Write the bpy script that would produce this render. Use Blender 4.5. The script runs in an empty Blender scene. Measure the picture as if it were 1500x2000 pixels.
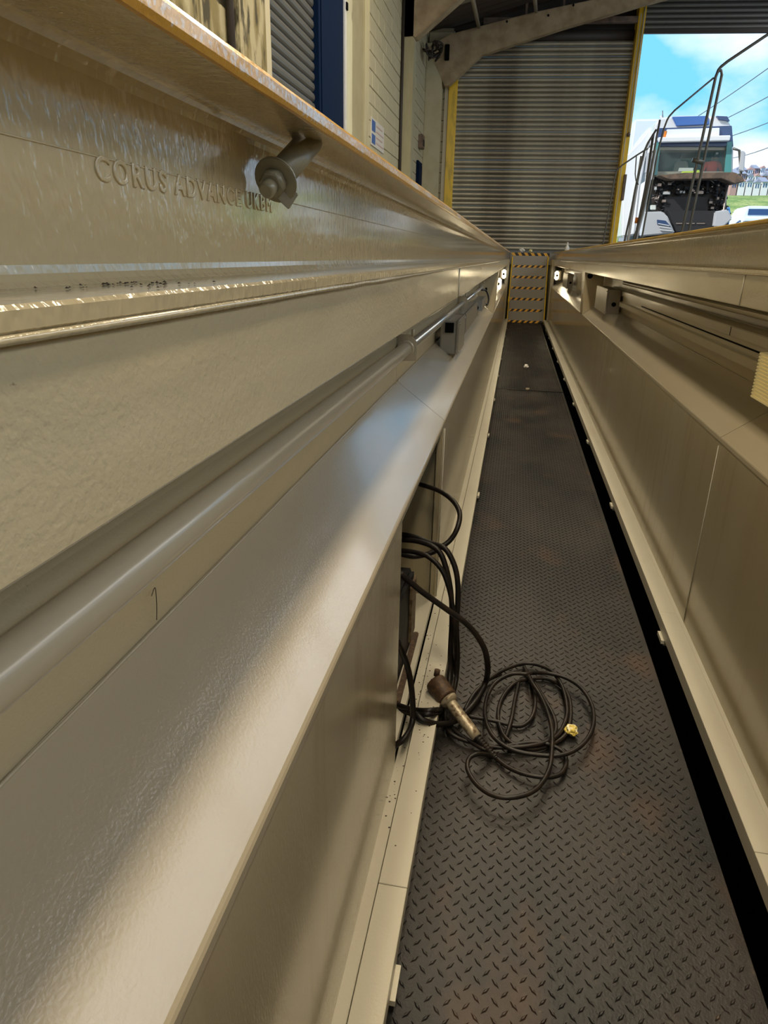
import bpy, bmesh, math, random
from mathutils import Vector, Matrix, noise
random.seed(7)
C = bpy.context.scene.collection
R = math.radians
# ------------------------------------------------------------------ camera
F = 1320.0; VX, VY, SL = 1013.0, 504.0, 0.02; ZC = -0.121
yv = Vector(((VX-750)/F, -(VY-1000)/F, 1)).normalized()
zv = Vector((1, -SL, 0)).cross(yv).normalized()
if zv.y < 0: zv = -zv
xv = -yv.cross(zv)
right = Vector((xv[0], yv[0], zv[0])); up = Vector((xv[1], yv[1], zv[1])); fwd = Vector((xv[2], yv[2], zv[2]))
cd = bpy.data.cameras.new('camera'); cam = bpy.data.objects.new('camera', cd); C.objects.link(cam)
cd.sensor_fit = 'HORIZONTAL'; cd.sensor_width = 36; cd.lens = F*36/1500; cd.clip_start = .02; cd.clip_end = 600
m = Matrix.Identity(4)
for i in range(3): m[i][0] = right[i]; m[i][1] = up[i]; m[i][2] = -fwd[i]
m[2][3] = ZC; cam.matrix_world = m
bpy.context.scene.camera = cam
def at(px, py, ax, v):
    """point of the place seen at a pixel of the photograph, on the plane axis=v"""
    c = Vector(((px-750)/F, -(py-1000)/F, 1))
    r = Vector((c.dot(xv), c.dot(yv), c.dot(zv)))
    t = ((v-ZC) if ax == 2 else v)/r[ax]
    p = r*t; p.z += ZC
    return p
# ------------------------------------------------------------------ view, sky, sun
sc = bpy.context.scene
sc.view_settings.view_transform = 'Standard'; sc.view_settings.look = 'None'
sc.view_settings.gamma = 1; sc.view_settings.use_curve_mapping = False
sc.view_settings.exposure = 0.55
W = bpy.data.worlds.new('sky'); sc.world = W; W.use_nodes = True
nt = W.node_tree; N = nt.nodes; L = nt.links
for n in list(N): N.remove(n)
out = N.new('ShaderNodeOutputWorld'); bg = N.new('ShaderNodeBackground'); bg.inputs[1].default_value = .95
tc = N.new('ShaderNodeTexCoord'); mp = N.new('ShaderNodeMapping'); mp.inputs['Scale'].default_value = (1, 1, 1.7); mp.inputs['Location'].default_value = (.32, .1, .13)
nz = N.new('ShaderNodeTexNoise'); nz.inputs['Scale'].default_value = 3.4; nz.inputs['Detail'].default_value = 7; nz.inputs['Roughness'].default_value = .5
rp = N.new('ShaderNodeValToRGB'); rp.color_ramp.elements[0].position = .47; rp.color_ramp.elements[1].position = .6
mx = N.new('ShaderNodeMix'); mx.data_type = 'RGBA'
mx.inputs['A'].default_value = (.17, .56, .93, 1); mx.inputs['B'].default_value = (.8, .88, 1, 1)
L.new(tc.outputs['Generated'], mp.inputs[0]); L.new(mp.outputs[0], nz.inputs[0]); L.new(nz.outputs[0], rp.inputs[0])
L.new(rp.outputs[0], mx.inputs['Factor']); L.new(mx.outputs['Result'], bg.inputs[0]); L.new(bg.outputs[0], out.inputs[0])
sd = bpy.data.lights.new('sun', 'SUN'); sd.energy = 3.2; sd.angle = R(1); sd.color = (1, .95, .86)
sun = bpy.data.objects.new('sun', sd); C.objects.link(sun); sun.rotation_euler = (R(50), 0, R(-62))
# ------------------------------------------------------------------ materials
def mat(name, col, rough=.5, metal=0., spec=.5, coat=0., bump=None, var=None, emit=None, alpha=None, trans=0.):
    """var=(scale, colour2, lo, hi) blotches; bump=(scale, strength, detail)"""
    m = bpy.data.materials.new(name); m.use_nodes = True; t = m.node_tree; b = t.nodes['Principled BSDF']
    b.inputs['Base Color'].default_value = (*col, 1); b.inputs['Roughness'].default_value = rough
    b.inputs['Metallic'].default_value = metal; b.inputs['Specular IOR Level'].default_value = spec
    b.inputs['Coat Weight'].default_value = coat; b.inputs['Coat Roughness'].default_value = .1
    if trans: b.inputs['Transmission Weight'].default_value = trans
    if emit: b.inputs['Emission Color'].default_value = (*emit[0], 1); b.inputs['Emission Strength'].default_value = emit[1]
    tcn = t.nodes.new('ShaderNodeTexCoord')
    if var:
        vs = var if isinstance(var, list) else [var]
        prev = None
        for (s, c2, lo, hi) in vs:
            mpn = t.nodes.new('ShaderNodeMapping'); mpn.inputs['Scale'].default_value = s if isinstance(s, tuple) else (s, s, s)
            n = t.nodes.new('ShaderNodeTexNoise'); n.inputs['Scale'].default_value = 1; n.inputs['Detail'].default_value = 6
            r = t.nodes.new('ShaderNodeMapRange'); r.inputs[1].default_value = lo; r.inputs[2].default_value = hi
            x = t.nodes.new('ShaderNodeMix'); x.data_type = 'RGBA'
            x.inputs['A'].default_value = (*col, 1); x.inputs['B'].default_value = (*c2, 1)
            if prev: t.links.new(prev, x.inputs['A'])
            t.links.new(tcn.outputs['Object'], mpn.inputs[0]); t.links.new(mpn.outputs[0], n.inputs[0])
            t.links.new(n.outputs[0], r.inputs[0]); t.links.new(r.outputs[0], x.inputs['Factor'])
            prev = x.outputs['Result']
        t.links.new(prev, b.inputs['Base Color'])
    if bump:
        bs = bump if isinstance(bump, list) else [bump]
        prev = None
        for (s, st, det) in bs:
            mpn = t.nodes.new('ShaderNodeMapping'); mpn.inputs['Scale'].default_value = s if isinstance(s, tuple) else (s, s, s)
            n = t.nodes.new('ShaderNodeTexNoise'); n.inputs['Scale'].default_value = 1; n.inputs['Detail'].default_value = det
            bp = t.nodes.new('ShaderNodeBump'); bp.inputs['Strength'].default_value = 1; bp.inputs['Distance'].default_value = st
            t.links.new(tcn.outputs['Object'], mpn.inputs[0]); t.links.new(mpn.outputs[0], n.inputs[0]); t.links.new(n.outputs[0], bp.inputs['Height'])
            if prev: t.links.new(prev, bp.inputs['Normal'])
            prev = bp.outputs[0]
        t.links.new(prev, b.inputs['Normal'])
    return m
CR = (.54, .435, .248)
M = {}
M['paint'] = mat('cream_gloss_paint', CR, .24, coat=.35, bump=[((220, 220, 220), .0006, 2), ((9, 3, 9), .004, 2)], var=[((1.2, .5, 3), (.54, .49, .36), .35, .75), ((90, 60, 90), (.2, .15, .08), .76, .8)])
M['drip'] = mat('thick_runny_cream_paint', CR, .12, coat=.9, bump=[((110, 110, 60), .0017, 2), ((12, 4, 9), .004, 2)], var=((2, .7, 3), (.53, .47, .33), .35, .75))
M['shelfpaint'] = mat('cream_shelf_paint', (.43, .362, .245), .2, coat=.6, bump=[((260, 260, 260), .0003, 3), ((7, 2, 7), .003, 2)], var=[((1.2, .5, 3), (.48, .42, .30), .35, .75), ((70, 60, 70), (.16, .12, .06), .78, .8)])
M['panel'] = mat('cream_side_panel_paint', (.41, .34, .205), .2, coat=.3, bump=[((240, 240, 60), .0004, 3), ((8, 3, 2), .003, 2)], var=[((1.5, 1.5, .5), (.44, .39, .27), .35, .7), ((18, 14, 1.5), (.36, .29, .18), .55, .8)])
M['rail'] = mat('pale_rail_paint', (.62, .59, .48), .35, bump=(180, .0003, 2), var=[((6, 2, 6), (.55, .5, .4), .5, .8), (60, (.25, .2, .14), .74, .8)])
M['yedge'] = mat('yellow_edge_chips_and_sheen', (.66, .36, .06), .3, coat=.3, bump=[((120, 70, 120), .002, 4)], var=[((40, 30, 40), (.5, .24, .03), .5, .62), ((70, 60, 70), (.78, .62, .52), .47, .56)])
M['oedge'] = mat('dull_ochre_edge', (.45, .28, .04), .4, bump=((120, 70, 120), .001, 4), var=((30, 9, 30), (.3, .2, .05), .45, .65))
M['grime'] = mat('dark_grime', (.05, .035, .02), .8)
M['leaf'] = mat('dead_leaf', (.12, .03, .012), .6)
M['bolt'] = mat('olive_grey_bolt_paint', (.25, .225, .15), .38, coat=.15, bump=(300, .0003, 2))
M['tube'] = mat('grey_tube', (.54, .46, .32), .26, coat=.3, bump=((60, 8, 60), .0006, 2))
M['silver'] = mat('silver_conduit', (.55, .53, .48), .25, metal=.7, bump=(90, .0004, 2))
M['boxgrey'] = mat('grey_enclosure', (.34, .3, .23), .3, metal=.15, bump=(200, .0003, 2))
M['hole'] = mat('black_hole', (.004, .004, .004), .9, spec=.1)
M['plate'] = mat('checker_steel', (.023, .0205, .0185), .42, metal=.1, spec=.35, bump=[((170, 170, 170), .0009, 4), ((14, 14, 14), .002, 3)],
    var=[((2.2, 1.4, 2), (.0085, .009, .0095), .40, .58), ((3.5, 2.5, 3), (.06, .034, .02), .56, .76), ((40, 40, 40), (.08, .058, .04), .66, .78)])
M['void'] = mat('pit_underfloor', (.008, .007, .006), .9)
M['rubber'] = mat('black_cable_rubber', (.008, .0065, .006), .42, spec=.35, bump=(300, .0003, 2), var=(30, (.02, .013, .009), .45, .65))
M['ally'] = mat('scuffed_metal_barrel', (.40, .34, .24), .42, metal=.4, bump=(150, .0005, 3), var=((60, 60, 60), (.16, .11, .06), .52, .62))
M['rust'] = mat('rusty_brown', (.07, .04, .022), .55, metal=.2, bump=(200, .0008, 3), var=(70, (.14, .08, .04), .5, .65))
M['blackbox'] = mat('black_plastic_box', (.006, .006, .007), .5, spec=.3, bump=(120, .0004, 2))
M['label'] = mat('dirty_wood_strip', (.22, .16, .09), .6, var=(40, (.1, .06, .03), .45, .6))
M['hazy'] = mat('hazard_amber', (.72, .36, .03), .5)
M['hazk'] = mat('hazard_black', (.012, .01, .008), .5)
M['yel'] = mat('yellow_post_paint', (.78, .5, .01), .38, bump=(60, .0006, 2), var=((9, 9, 3), (.5, .33, .01), .5, .7))
M['riser'] = mat('grey_step_steel', (.25, .225, .19), .4, metal=.1)
M['slat'] = mat('galvanised_slat', (.36, .33, .25), .36, metal=.4, bump=((3, 3, 60), .0006, 3), var=[((.9, 2, .7), (.19, .16, .115), .42, .62), ((3, 3, 3), (.33, .30, .24), .5, .8)])
M['slatdark'] = mat('dark_steel_slat', (.13, .13, .12), .4, metal=.4)
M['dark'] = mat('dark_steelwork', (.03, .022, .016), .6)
M['brown'] = mat('brown_painted_angle', (.17, .11, .075), .5, var=((6, 6, 6), (.1, .07, .05), .45, .6))
M['block'] = mat('cream_painted_block', (.52, .475, .32), .6, bump=[(60, .0012, 4)], var=[(5, (.46, .41, .26), .4, .7)])
M['mortar'] = mat('mortar_joint', (.30, .27, .18), .9)  # mortar tone of the wall core behind the blocks
M['damp'] = mat('damp_mossy_block', (.40, .35, .21), .8, bump=(25, .006, 6), var=[((5, 5, 1.6), (.20, .16, .06), .42, .56), ((11, 9, 3.5), (.05, .042, .018), .52, .62)])
M['col'] = mat('cream_concrete_column', (.40, .37, .235), .6, bump=(30, .001, 4), var=[((9, 9, 2), (.35, .31, .19), .4, .7)])
M['frame'] = mat('portal_frame_concrete', (.42, .33, .21), .75, bump=(25, .002, 5), var=[(4, (.30, .22, .13), .4, .65)])
M['trimc'] = mat('cream_trim', (.55, .49, .33), .45)
M['blue'] = mat('navy_blue_panel', (.001, .0095, .036), .7, spec=.08, bump=(5, .002, 2))
M['roof'] = mat('brown_roof_sheet', (.085, .062, .045), .7)
M['purlin'] = mat('dusty_purlin', (.28, .24, .17), .7)
M['concrete'] = mat('workshop_concrete', (.22, .20, .17), .65, bump=(40, .001, 5), var=(3, (.14, .13, .11), .4, .7))
M['cement'] = mat('outer_wall', (.5, .47, .38), .8)
M['tarmac'] = mat('yard_tarmac', (.16, .155, .15), .85)
M['grass'] = mat('rough_hill_grass', (.17, .25, .05), .9, bump=(1.2, .5, 6), var=[((.25, .25, .4), (.36, .38, .12), .4, .62), ((2, 2, 5), (.1, .17, .04), .5, .7)])
M['white'] = mat('white_cab_paint', (.80, .82, .85), .25, coat=.4)
M['wtrim'] = mat('grey_white_trim', (.50, .52, .56), .4)
M['navy'] = mat('navy_cab_band', (.03, .07, .18), .3)
M['royal'] = mat('blue_visor_panel', (.05, .16, .48), .3)
M['sky2'] = mat('light_blue_cab', (.16, .38, .68), .35)
M['glass'] = mat('cab_glass', (.75, .85, .85), .03, trans=1.)
M['dkin'] = mat('dark_cab_interior', (.018, .018, .022), .6)
M['teal'] = mat('green_glass_edge', (.08, .30, .30), .2)
M['engine'] = mat('engine_black', (.015, .012, .010), .5, var=(6, (.05, .035, .03), .5, .6))
M['engm'] = mat('engine_metal', (.33, .27, .24), .35, metal=.6)
M['paper'] = mat('pale_paper', (.62, .66, .62), .7)
M['hiviz'] = mat('yellow_green_vest', (.62, .78, .05), .6)
M['red'] = mat('red_overall_cloth', (.80, .06, .025), .7)
M['skin'] = mat('skin', (.45, .25, .17), .5)
M['capk'] = mat('black_cap_cloth', (.012, .014, .016), .6)
M['capw'] = mat('white_cap_mark', (.8, .8, .8), .6)
M['greytube'] = mat('olive_grey_tube', (.10, .095, .08), .4, metal=.3)
M['paletube'] = mat('pale_tube', (.52, .54, .55), .35)
M['brick'] = mat('far_brick', (.42, .25, .22), .9)
M['render'] = mat('far_house_render', (.72, .68, .66), .9)
M['slate'] = mat('far_slate', (.25, .26, .33), .9)
M['wire'] = mat('wire', (.12, .14, .18), .6)
M['orange'] = mat('orange_marker', (.75, .22, .02), .5)
M['lampw'] = mat('lit_bulkhead_diffuser', (.9, .85, .7), .5, emit=((1, .90, .66), 2.2))
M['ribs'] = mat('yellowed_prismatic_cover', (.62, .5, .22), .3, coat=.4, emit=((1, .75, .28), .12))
M['roofglow'] = mat('added_rooflight_glow', (.8, .8, .78), .6, emit=((.97, .97, .96), 2.6))
M['warmstrip'] = mat('added_warm_light_strip', (.92, .70, .32), .45)  # yellow stands in for warm light in the lamp recess
M['tubelit'] = mat('added_lamp_tube', (.9, .9, .9), .5, emit=((1, .86, .62), 8))
M['lampbody'] = mat('white_luminaire_body', (.7, .7, .68), .5)
M['crumb'] = mat('crumpled_yellow_wrapper', (.7, .55, .12), .4, var=(60, (.8, .76, .55), .5, .55))
M['scrap'] = mat('white_scrap', (.75, .72, .66), .6)
M['bottle'] = mat('white_bottle', (.7, .68, .62), .4)
M['notice'] = mat('white_notice', (.62, .6, .55), .5)
M['nblue'] = mat('blue_notice_print', (.05, .12, .35), .5)
M['npink'] = mat('faint_pink_print', (.55, .40, .36), .5)
def chips_and_sheen_edge():  # pale mid-face colour paints in the gloss sheen as well as chips
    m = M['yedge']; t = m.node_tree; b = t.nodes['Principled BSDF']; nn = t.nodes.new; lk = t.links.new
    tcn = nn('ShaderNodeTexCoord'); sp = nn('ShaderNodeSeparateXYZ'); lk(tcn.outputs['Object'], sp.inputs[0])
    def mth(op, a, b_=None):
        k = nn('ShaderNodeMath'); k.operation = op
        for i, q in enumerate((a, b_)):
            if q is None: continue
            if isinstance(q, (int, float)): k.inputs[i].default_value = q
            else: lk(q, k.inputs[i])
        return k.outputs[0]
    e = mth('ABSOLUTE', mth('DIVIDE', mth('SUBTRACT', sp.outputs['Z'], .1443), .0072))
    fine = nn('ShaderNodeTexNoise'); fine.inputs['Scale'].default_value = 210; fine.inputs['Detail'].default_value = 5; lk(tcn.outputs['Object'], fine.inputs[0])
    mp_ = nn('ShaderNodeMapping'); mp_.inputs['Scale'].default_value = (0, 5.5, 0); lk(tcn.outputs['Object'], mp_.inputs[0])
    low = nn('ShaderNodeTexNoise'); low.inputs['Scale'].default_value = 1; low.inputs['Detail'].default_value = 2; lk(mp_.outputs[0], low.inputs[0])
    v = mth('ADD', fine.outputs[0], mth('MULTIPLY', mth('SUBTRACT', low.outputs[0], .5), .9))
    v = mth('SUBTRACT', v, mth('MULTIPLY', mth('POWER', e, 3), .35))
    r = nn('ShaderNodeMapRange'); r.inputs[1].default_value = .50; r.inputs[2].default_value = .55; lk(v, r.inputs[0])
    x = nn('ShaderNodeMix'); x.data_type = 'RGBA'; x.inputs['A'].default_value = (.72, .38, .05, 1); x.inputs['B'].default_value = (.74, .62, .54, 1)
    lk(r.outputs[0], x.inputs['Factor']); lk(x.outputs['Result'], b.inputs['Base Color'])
M['yedge'] = mat('yellow_edge_chips_and_sheen', (.66, .36, .06), .28, coat=.4, bump=[((230, 230, 230), .0009, 4)]); chips_and_sheen_edge()
g_ = M['glass'].node_tree.nodes['Principled BSDF']; g_.inputs['Alpha'].default_value = .10; g_.inputs['Transmission Weight'].default_value = 0; g_.inputs['Base Color'].default_value = (.25, .4, .4, 1)
# ------------------------------------------------------------------ geometry helpers
class MB:
    def __init__(s): s.v = []; s.f = []; s.sm = []
    def add(s, vs, fs, smooth=False):
        k = len(s.v); s.v += [tuple(v) for v in vs]; s.f += [tuple(i+k for i in f) for f in fs]; s.sm += [smooth]*len(fs); return s
    def box(s, x0, x1, y0, y1, z0, z1):
        return s.add([(x, y, z) for x in (x0, x1) for y in (y0, y1) for z in (z0, z1)],
                     [(0, 1, 3, 2), (4, 6, 7, 5), (0, 4, 5, 1), (2, 3, 7, 6), (0, 2, 6, 4), (1, 5, 7, 3)])
    def hexa(s, bot, top):
        return s.add(list(bot)+list(top), [(3, 2, 1, 0), (4, 5, 6, 7), (0, 1, 5, 4), (1, 2, 6, 5), (2, 3, 7, 6), (3, 0, 4, 7)])
    def prism(s, prof, a, b, axis='y'):
        n = len(prof)
        def P(p, t): return (p[0], t, p[1]) if axis == 'y' else ((t, p[0], p[1]) if axis == 'x' else (p[0], p[1], t))
        return s.add([P(p, a) for p in prof]+[P(p, b) for p in prof],
                     [tuple(range(n-1, -1, -1)), tuple(range(n, 2*n))]+[(i, (i+1) % n, (i+1) % n+n, i+n) for i in range(n)])
    def tube(s, pts, r, n=10, cap=True):
        pts = [Vector(p) for p in pts]; k = len(pts); rr = r if isinstance(r, (list, tuple)) else [r]*k
        vs = []; t0 = (pts[1]-pts[0]).normalized()
        u = t0.orthogonal().normalized()
        for i, p in enumerate(pts):
            t = (pts[min(i+1, k-1)]-pts[max(i-1, 0)])
            t = t.normalized() if t.length > 1e-9 else t0
            u = (u-t*u.dot(t)); u = u.normalized() if u.length > 1e-6 else t.orthogonal().normalized()
            w = t.cross(u)
            for j in range(n):
                a = 2*math.pi*j/n; vs.append(p+(u*math.cos(a)+w*math.sin(a))*rr[i])
        fs = [(i*n+j, i*n+(j+1) % n, (i+1)*n+(j+1) % n, (i+1)*n+j) for i in range(k-1) for j in range(n)]
        s.add(vs, fs, True)
        if cap:
            b = len(s.v)-len(vs)
            s.f += [tuple(b+j for j in range(n-1, -1, -1)), tuple(b+(k-1)*n+j for j in range(n))]; s.sm += [False, False]
        return s
    def build(s, name, m, parent=None, bevel=0, local=False, seg=2, fix=True):
        me = bpy.data.meshes.new(name)
        off = Vector((0, 0, 0)) if (parent is None or local) else offs(parent)
        me.from_pydata([tuple(Vector(v)-off) for v in s.v], [], s.f)
        me.polygons.foreach_set('use_smooth', s.sm); me.materials.append(m); me.update()
        if fix:
            bm = bmesh.new(); bm.from_mesh(me); bmesh.ops.recalc_face_normals(bm, faces=bm.faces)
            if bevel:
                es = [e for e in bm.edges if len(e.link_faces) == 2 and e.calc_face_angle(0) > .35]
                bmesh.ops.bevel(bm, geom=es, offset=bevel, segments=seg, affect='EDGES', clamp_overlap=True)
            bm.to_mesh(me); bm.free()
        o = bpy.data.objects.new(name, me); C.objects.link(o)
        if parent: o.parent = parent
        return o
def offs(o):
    v = Vector((0, 0, 0))
    while o: v += o.location; o = o.parent
    return v
def tag(o, label=None, cat=None, group=None, kind=None):
    if label: o['label'] = label
    if cat: o['category'] = cat
    if group: o['group'] = group
    if kind: o['kind'] = kind
    return o
def thing(name, loc, label, cat, group=None, rz=0):
    o = bpy.data.objects.new(name, None); C.objects.link(o); o.location = loc; o.rotation_euler = (0, 0, rz)
    o.empty_display_size = .1
    return tag(o, label, cat, group)
def struct(name, mb, m, **k): return tag(mb.build(name, m, **k), kind='structure')
def smooth_path(pts, sub=6):
    P = [Vector(p) for p in pts]; o = []
    for i in range(len(P)-1):
        a, b, c, d = P[max(i-1, 0)], P[i], P[i+1], P[min(i+2, len(P)-1)]
        for k in range(sub):
            t = k/sub
            o.append(.5*((2*b)+(c-a)*t+(2*a-5*b+4*c-d)*t*t+(3*b-a-3*c+d)*t**3))
    return o+[P[-1]]
def MX(x): return .515-x                      # mirror from the left side of the pit to the right side
YE = 15.6                                     # far end of the pit
# ------------------------------------------------------------------ setting: ground, pit shell, building shell
GL, GR = -.342, MX(-.342)
struct('floor', MB().box(-2.9, GL, -8, 20.2, -.25, 0).box(GR, 7.9, -8, 20.2, -.25, 0).box(GL, GR, 16.95, 20.2, -.25, 0).box(GL, GR, -8, -1.5, -.25, 0), M['concrete'])
struct('floor_pit', MB().box(-.62, 1.13, -1.6, 17.2, -1.9, -1.75), M['void'])
struct('wall_pit_left', MB().box(-.62, -.56, -1.6, 17.2, -1.75, -.25), M['cement'])
struct('wall_pit_right', MB().box(1.075, 1.13, -1.6, 17.2, -1.75, -.25), M['cement'])
struct('wall_pit_near', MB().box(-.56, 1.075, -1.6, -1.52, -1.75, -.25), M['cement'])
struct('wall_pit_far', MB().box(-.56, 1.075, 17.1, 17.2, -1.75, -.25), M['cement'])
struct('ground_outside', MB().box(-60, 90, 20.2, 60, -.3, -.02), M['tarmac'])
# roof: pitched, corrugated
AP = 2.75
def roofz(x): return 4.62+.235*(x+2.4) if x < AP else 4.62+.235*(AP+2.4)-.235*(x-AP)
mb = MB(); n = 190
for side, (xa, xb) in enumerate(((-2.9, AP), (AP, 5.8), (7.7, 8.2))):
    vs = []
    for i in range(n+1):
        y = -8.3+27.3*i/n; dz = .03*(i % 2)
        vs += [(xa, y, roofz(xa)+dz), (xb, y, roofz(xb)+dz), (xa, y, roofz(xa)+dz+.05), (xb, y, roofz(xb)+dz+.05)]
    fs = []
    for i in range(n):
        a = 4*i; fs += [(a, a+1, a+5, a+4), (a+2, a+6, a+7, a+3)]
    mb.add(vs, fs)
struct('ceiling', mb, M['roof'], fix=False)
# unseen emissive rooflights added along the right-hand roof slope to light the pit
for i in range(5):
    ya, yb = -7.9+5.3*i, -2.75+5.3*i
    struct('window_%d' % (i+1), MB().add([(5.8, ya, roofz(5.8)+.02), (7.7, ya, roofz(7.7)+.02), (7.7, yb, roofz(7.7)+.02), (5.8, yb, roofz(5.8)+.02)], [(0, 1, 2, 3)]), M['roofglow'], fix=False)
    struct('trim_%d' % (i+20), MB().add([(5.8, yb, roofz(5.8)), (7.7, yb, roofz(7.7)), (7.7, yb+.15, roofz(7.7)), (5.8, yb+.15, roofz(5.8))], [(0, 1, 2, 3)]), M['roof'], fix=False)
# end wall frame: turned 5 degrees about the left corner
EW = bpy.data.objects.new('wall_end', None); C.objects.link(EW); EW.location = (-2.4, 18, 0); EW.rotation_euler = (0, 0, R(5)); EW['kind'] = 'structure'
def ux(px, py):      # distance along the end wall and height for a pixel
    c = Vector(((px-750)/F, -(py-1000)/F, 1)); r = Vector((c.dot(xv), c.dot(yv), c.dot(zv)))
    tn = math.tan(R(5)); t = (18+2.4*tn)/(r.y-r.x*tn); p = r*t
    return ((p.x+2.4)/math.cos(R(5)), p.z+ZC)
u0 = ux(886, 300)[0]; u1 = ux(1238, 100)[0]; uo = ux(1257, 52)[0]
LW = 10.35
# upper end wall (dark roof space) and right pier
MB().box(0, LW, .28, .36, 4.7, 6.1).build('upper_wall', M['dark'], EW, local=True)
MB().box(9.9, LW, .1, .36, 0, 4.7).build('pier_wall', M['cement'], EW, local=True)
# left pier of end wall, block by block
MB().box(-.3, .55, .06, .34, 0, 4.7).build('pier_core', M['mortar'], EW, local=True)
bw = MB().box(.004, .53, 0, .06, .006, .214).build('block', M['block'], EW, local=True, bevel=.006, seg=1)
for k in range(1, 21):
    o = bw.copy(); C.objects.link(o); o.location = (random.uniform(-.002, .002), random.uniform(-.006, .006), .22*k)
# ------------------------------------------------------------------ left wall of the building
LWALL = bpy.data.objects.new('wall_left', None); C.objects.link(LWALL); LWALL['kind'] = 'structure'; LWALL.location = (-2.4, 0, 0)
XW = -2.4
MB().box(-2.75, XW-.05, -8, 6.72, 0, 4.7).box(-2.75, XW-.05, 9.9, 18.4, 0, 4.7).box(-2.75, XW-.05, 6.72, 9.9, 3.6, 4.7).build('wall_core', M['mortar'], LWALL)
blk = MB().box(XW-.05, XW, 10.303, 10.747, .004, .221).build('block', M['block'], LWALL, bevel=.006, seg=1)
nb = 1
for c in range(4, 21):
    for k in range(0, 17):
        y = .45*k+(.22 if c % 2 else 0)
        if 14.2-10.3 < y+.2 < 14.6-10.3 and False: continue
        if y > 7.3: continue
        o = blk.copy(); C.objects.link(o); o.location = (blk.location.x+random.uniform(-.003, .003), y, .225*c); nb += 1
dmp = MB().box(XW-.05, XW+.02, 0, .60, .006, .27).build('damp_block', M['damp'], LWALL, bevel=.02, seg=2)
dmp.location = (0, 4.1, 1.1)
for c in range(0, 5):
    for k in range(0, 3):
        if c == 0 and k == 0: continue
        o = dmp.copy(); C.objects.link(o); o.location = (random.uniform(-.012, .0), 4.1+.62*k+(.3 if c % 2 else 0)-.2, 1.1+.285*c)
# columns etc.
def upright(name, label, cat, x0, x1, y0, y1, z1, m, extra=None, group=None):
    t = thing(name, ((x0+x1)/2, (y0+y1)/2, 0), label, cat, group)
    MB().box(x0, x1, y0, y1, 0, z1).build('shaft', m, t, bevel=.012)
    MB().box(x0-.03 if False else x0, x1+.02, y0-.02, y1+.02, 0, .08).build('foot', m, t, bevel=.006)
    return t
tag(MB().box(XW, XW+.10, 5.97, 6.62, 0, 4.6).build('damp_column', M['damp'], bevel=.02), 'stained mossy concrete column left of the cream trim beside the narrow roller shutter', 'column')
tag(MB().tube([(XW+.05, 5.93, 0), (XW+.05, 5.93, 4.5)], .03, 10).build('drain_pipe', M['dark']), 'thin dark downpipe in front of the damp mossy wall', 'pipe')
tag(MB().box(XW, XW+.05, 6.64, 6.88, 0, 4.6).build('door_trim', M['trimc'], bevel=.008), 'pale cream upright trim on the left edge of the narrow side shutter', 'trim')
t = thing('roller_shutter', (XW, 7.7, 0), 'narrow dark grey roller shutter in the left building wall beside the navy blue panel', 'shutter')
prof = []
for i in range(7):
    a = math.pi*i/6; prof.append((.028*math.sin(a), .045-.045*math.cos(a)))
prof = [(p[0]-.06, p[1]) for p in prof]+[(-.075, .09), (-.075, 0)]
sl = MB(); vs = [(XW+p[0], y, p[1]) for y in (6.88, 8.58) for p in prof]; k = len(prof)
sl.add(vs, [tuple(range(k)), tuple(range(2*k-1, k-1, -1))]+[(i, i+k, (i+1) % k+k, (i+1) % k) for i in range(k)])
s0 = sl.build('slat', M['slatdark'], t)
for i in range(1, 36):
    o = s0.copy(); C.objects.link(o); o.location = (0, 0, .1*i)
tag(MB().box(XW-.08, XW+.02, 8.58, 9.73, 0, 4.3).box(XW+.02, XW+.03, 8.66, 9.66, .1, 4.2).build('blue_panel', M['blue'], bevel=.006), 'tall navy blue painted door panel on the left wall between shutter and column', 'panel')
tag(MB().box(XW, XW+.04, 9.73, 9.83, 0, 4.3).build('door_trim', M['wtrim'], bevel=.006), 'thin grey upright strip along the right edge of the navy blue panel', 'trim')
tag(MB().box(XW, XW+.06, 9.775, 9.835, 2.72, 2.8).build('bracket_clip', M['hole'], bevel=.004), 'tiny black clip high on the grey strip beside the navy blue panel', 'clip')
t = upright('concrete_column', 'cream concrete column just right of the navy blue panel', 'column', XW, XW+.26, 9.88, 10.2, 4.6, M['col'])
t = upright('concrete_column', 'cream concrete column between the two stretches of cream block wall, under the nearer roof frame', 'column', XW, XW+.22, 14.25, 14.6, 4.2, M['col'])
tag(MB().tube([(XW+.03, 14.18, 0), (XW+.03, 14.18, 4.5)], .028, 8).build('drain_pipe', M['dark']), 'dark vertical pipe line beside the farther cream concrete column', 'pipe')
t = thing('wall_notice', (XW+.01, 12, 1.6), 'small white safety notice with blue symbol on the cream block wall', 'sign')
ya, yb = 11.55, 12.6
MB().box(XW+.002, XW+.014, ya, yb, 1.48, 1.86).build('sign_board', M['notice'], t)
MB().box(XW+.014, XW+.018, ya+.03, ya+.3, 1.68, 1.83).box(XW+.014, XW+.018, ya+.03, ya+.3, 1.51, 1.64).build('symbol', M['nblue'], t)
mb = MB()
for i in range(4): mb.box(XW+.014, XW+.018, ya+.38, yb-.06-.1*(i % 2), 1.54+.08*i, 1.56+.08*i)
mb.build('print_lines', M['npink'], t)
t = thing('switch_box', (XW+.04, 17, 2.2), 'small brown switch box on the far cream block wall above the blue slot', 'box')
MB().box(XW+.003, XW+.1, 16.75, 17.1, 2.13, 2.4).build('housing', M['brown'], t, bevel=.01)
MB().box(XW+.1, XW+.115, 16.82, 17.0, 2.18, 2.3).build('cover', M['dark'], t, bevel=.004)
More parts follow.
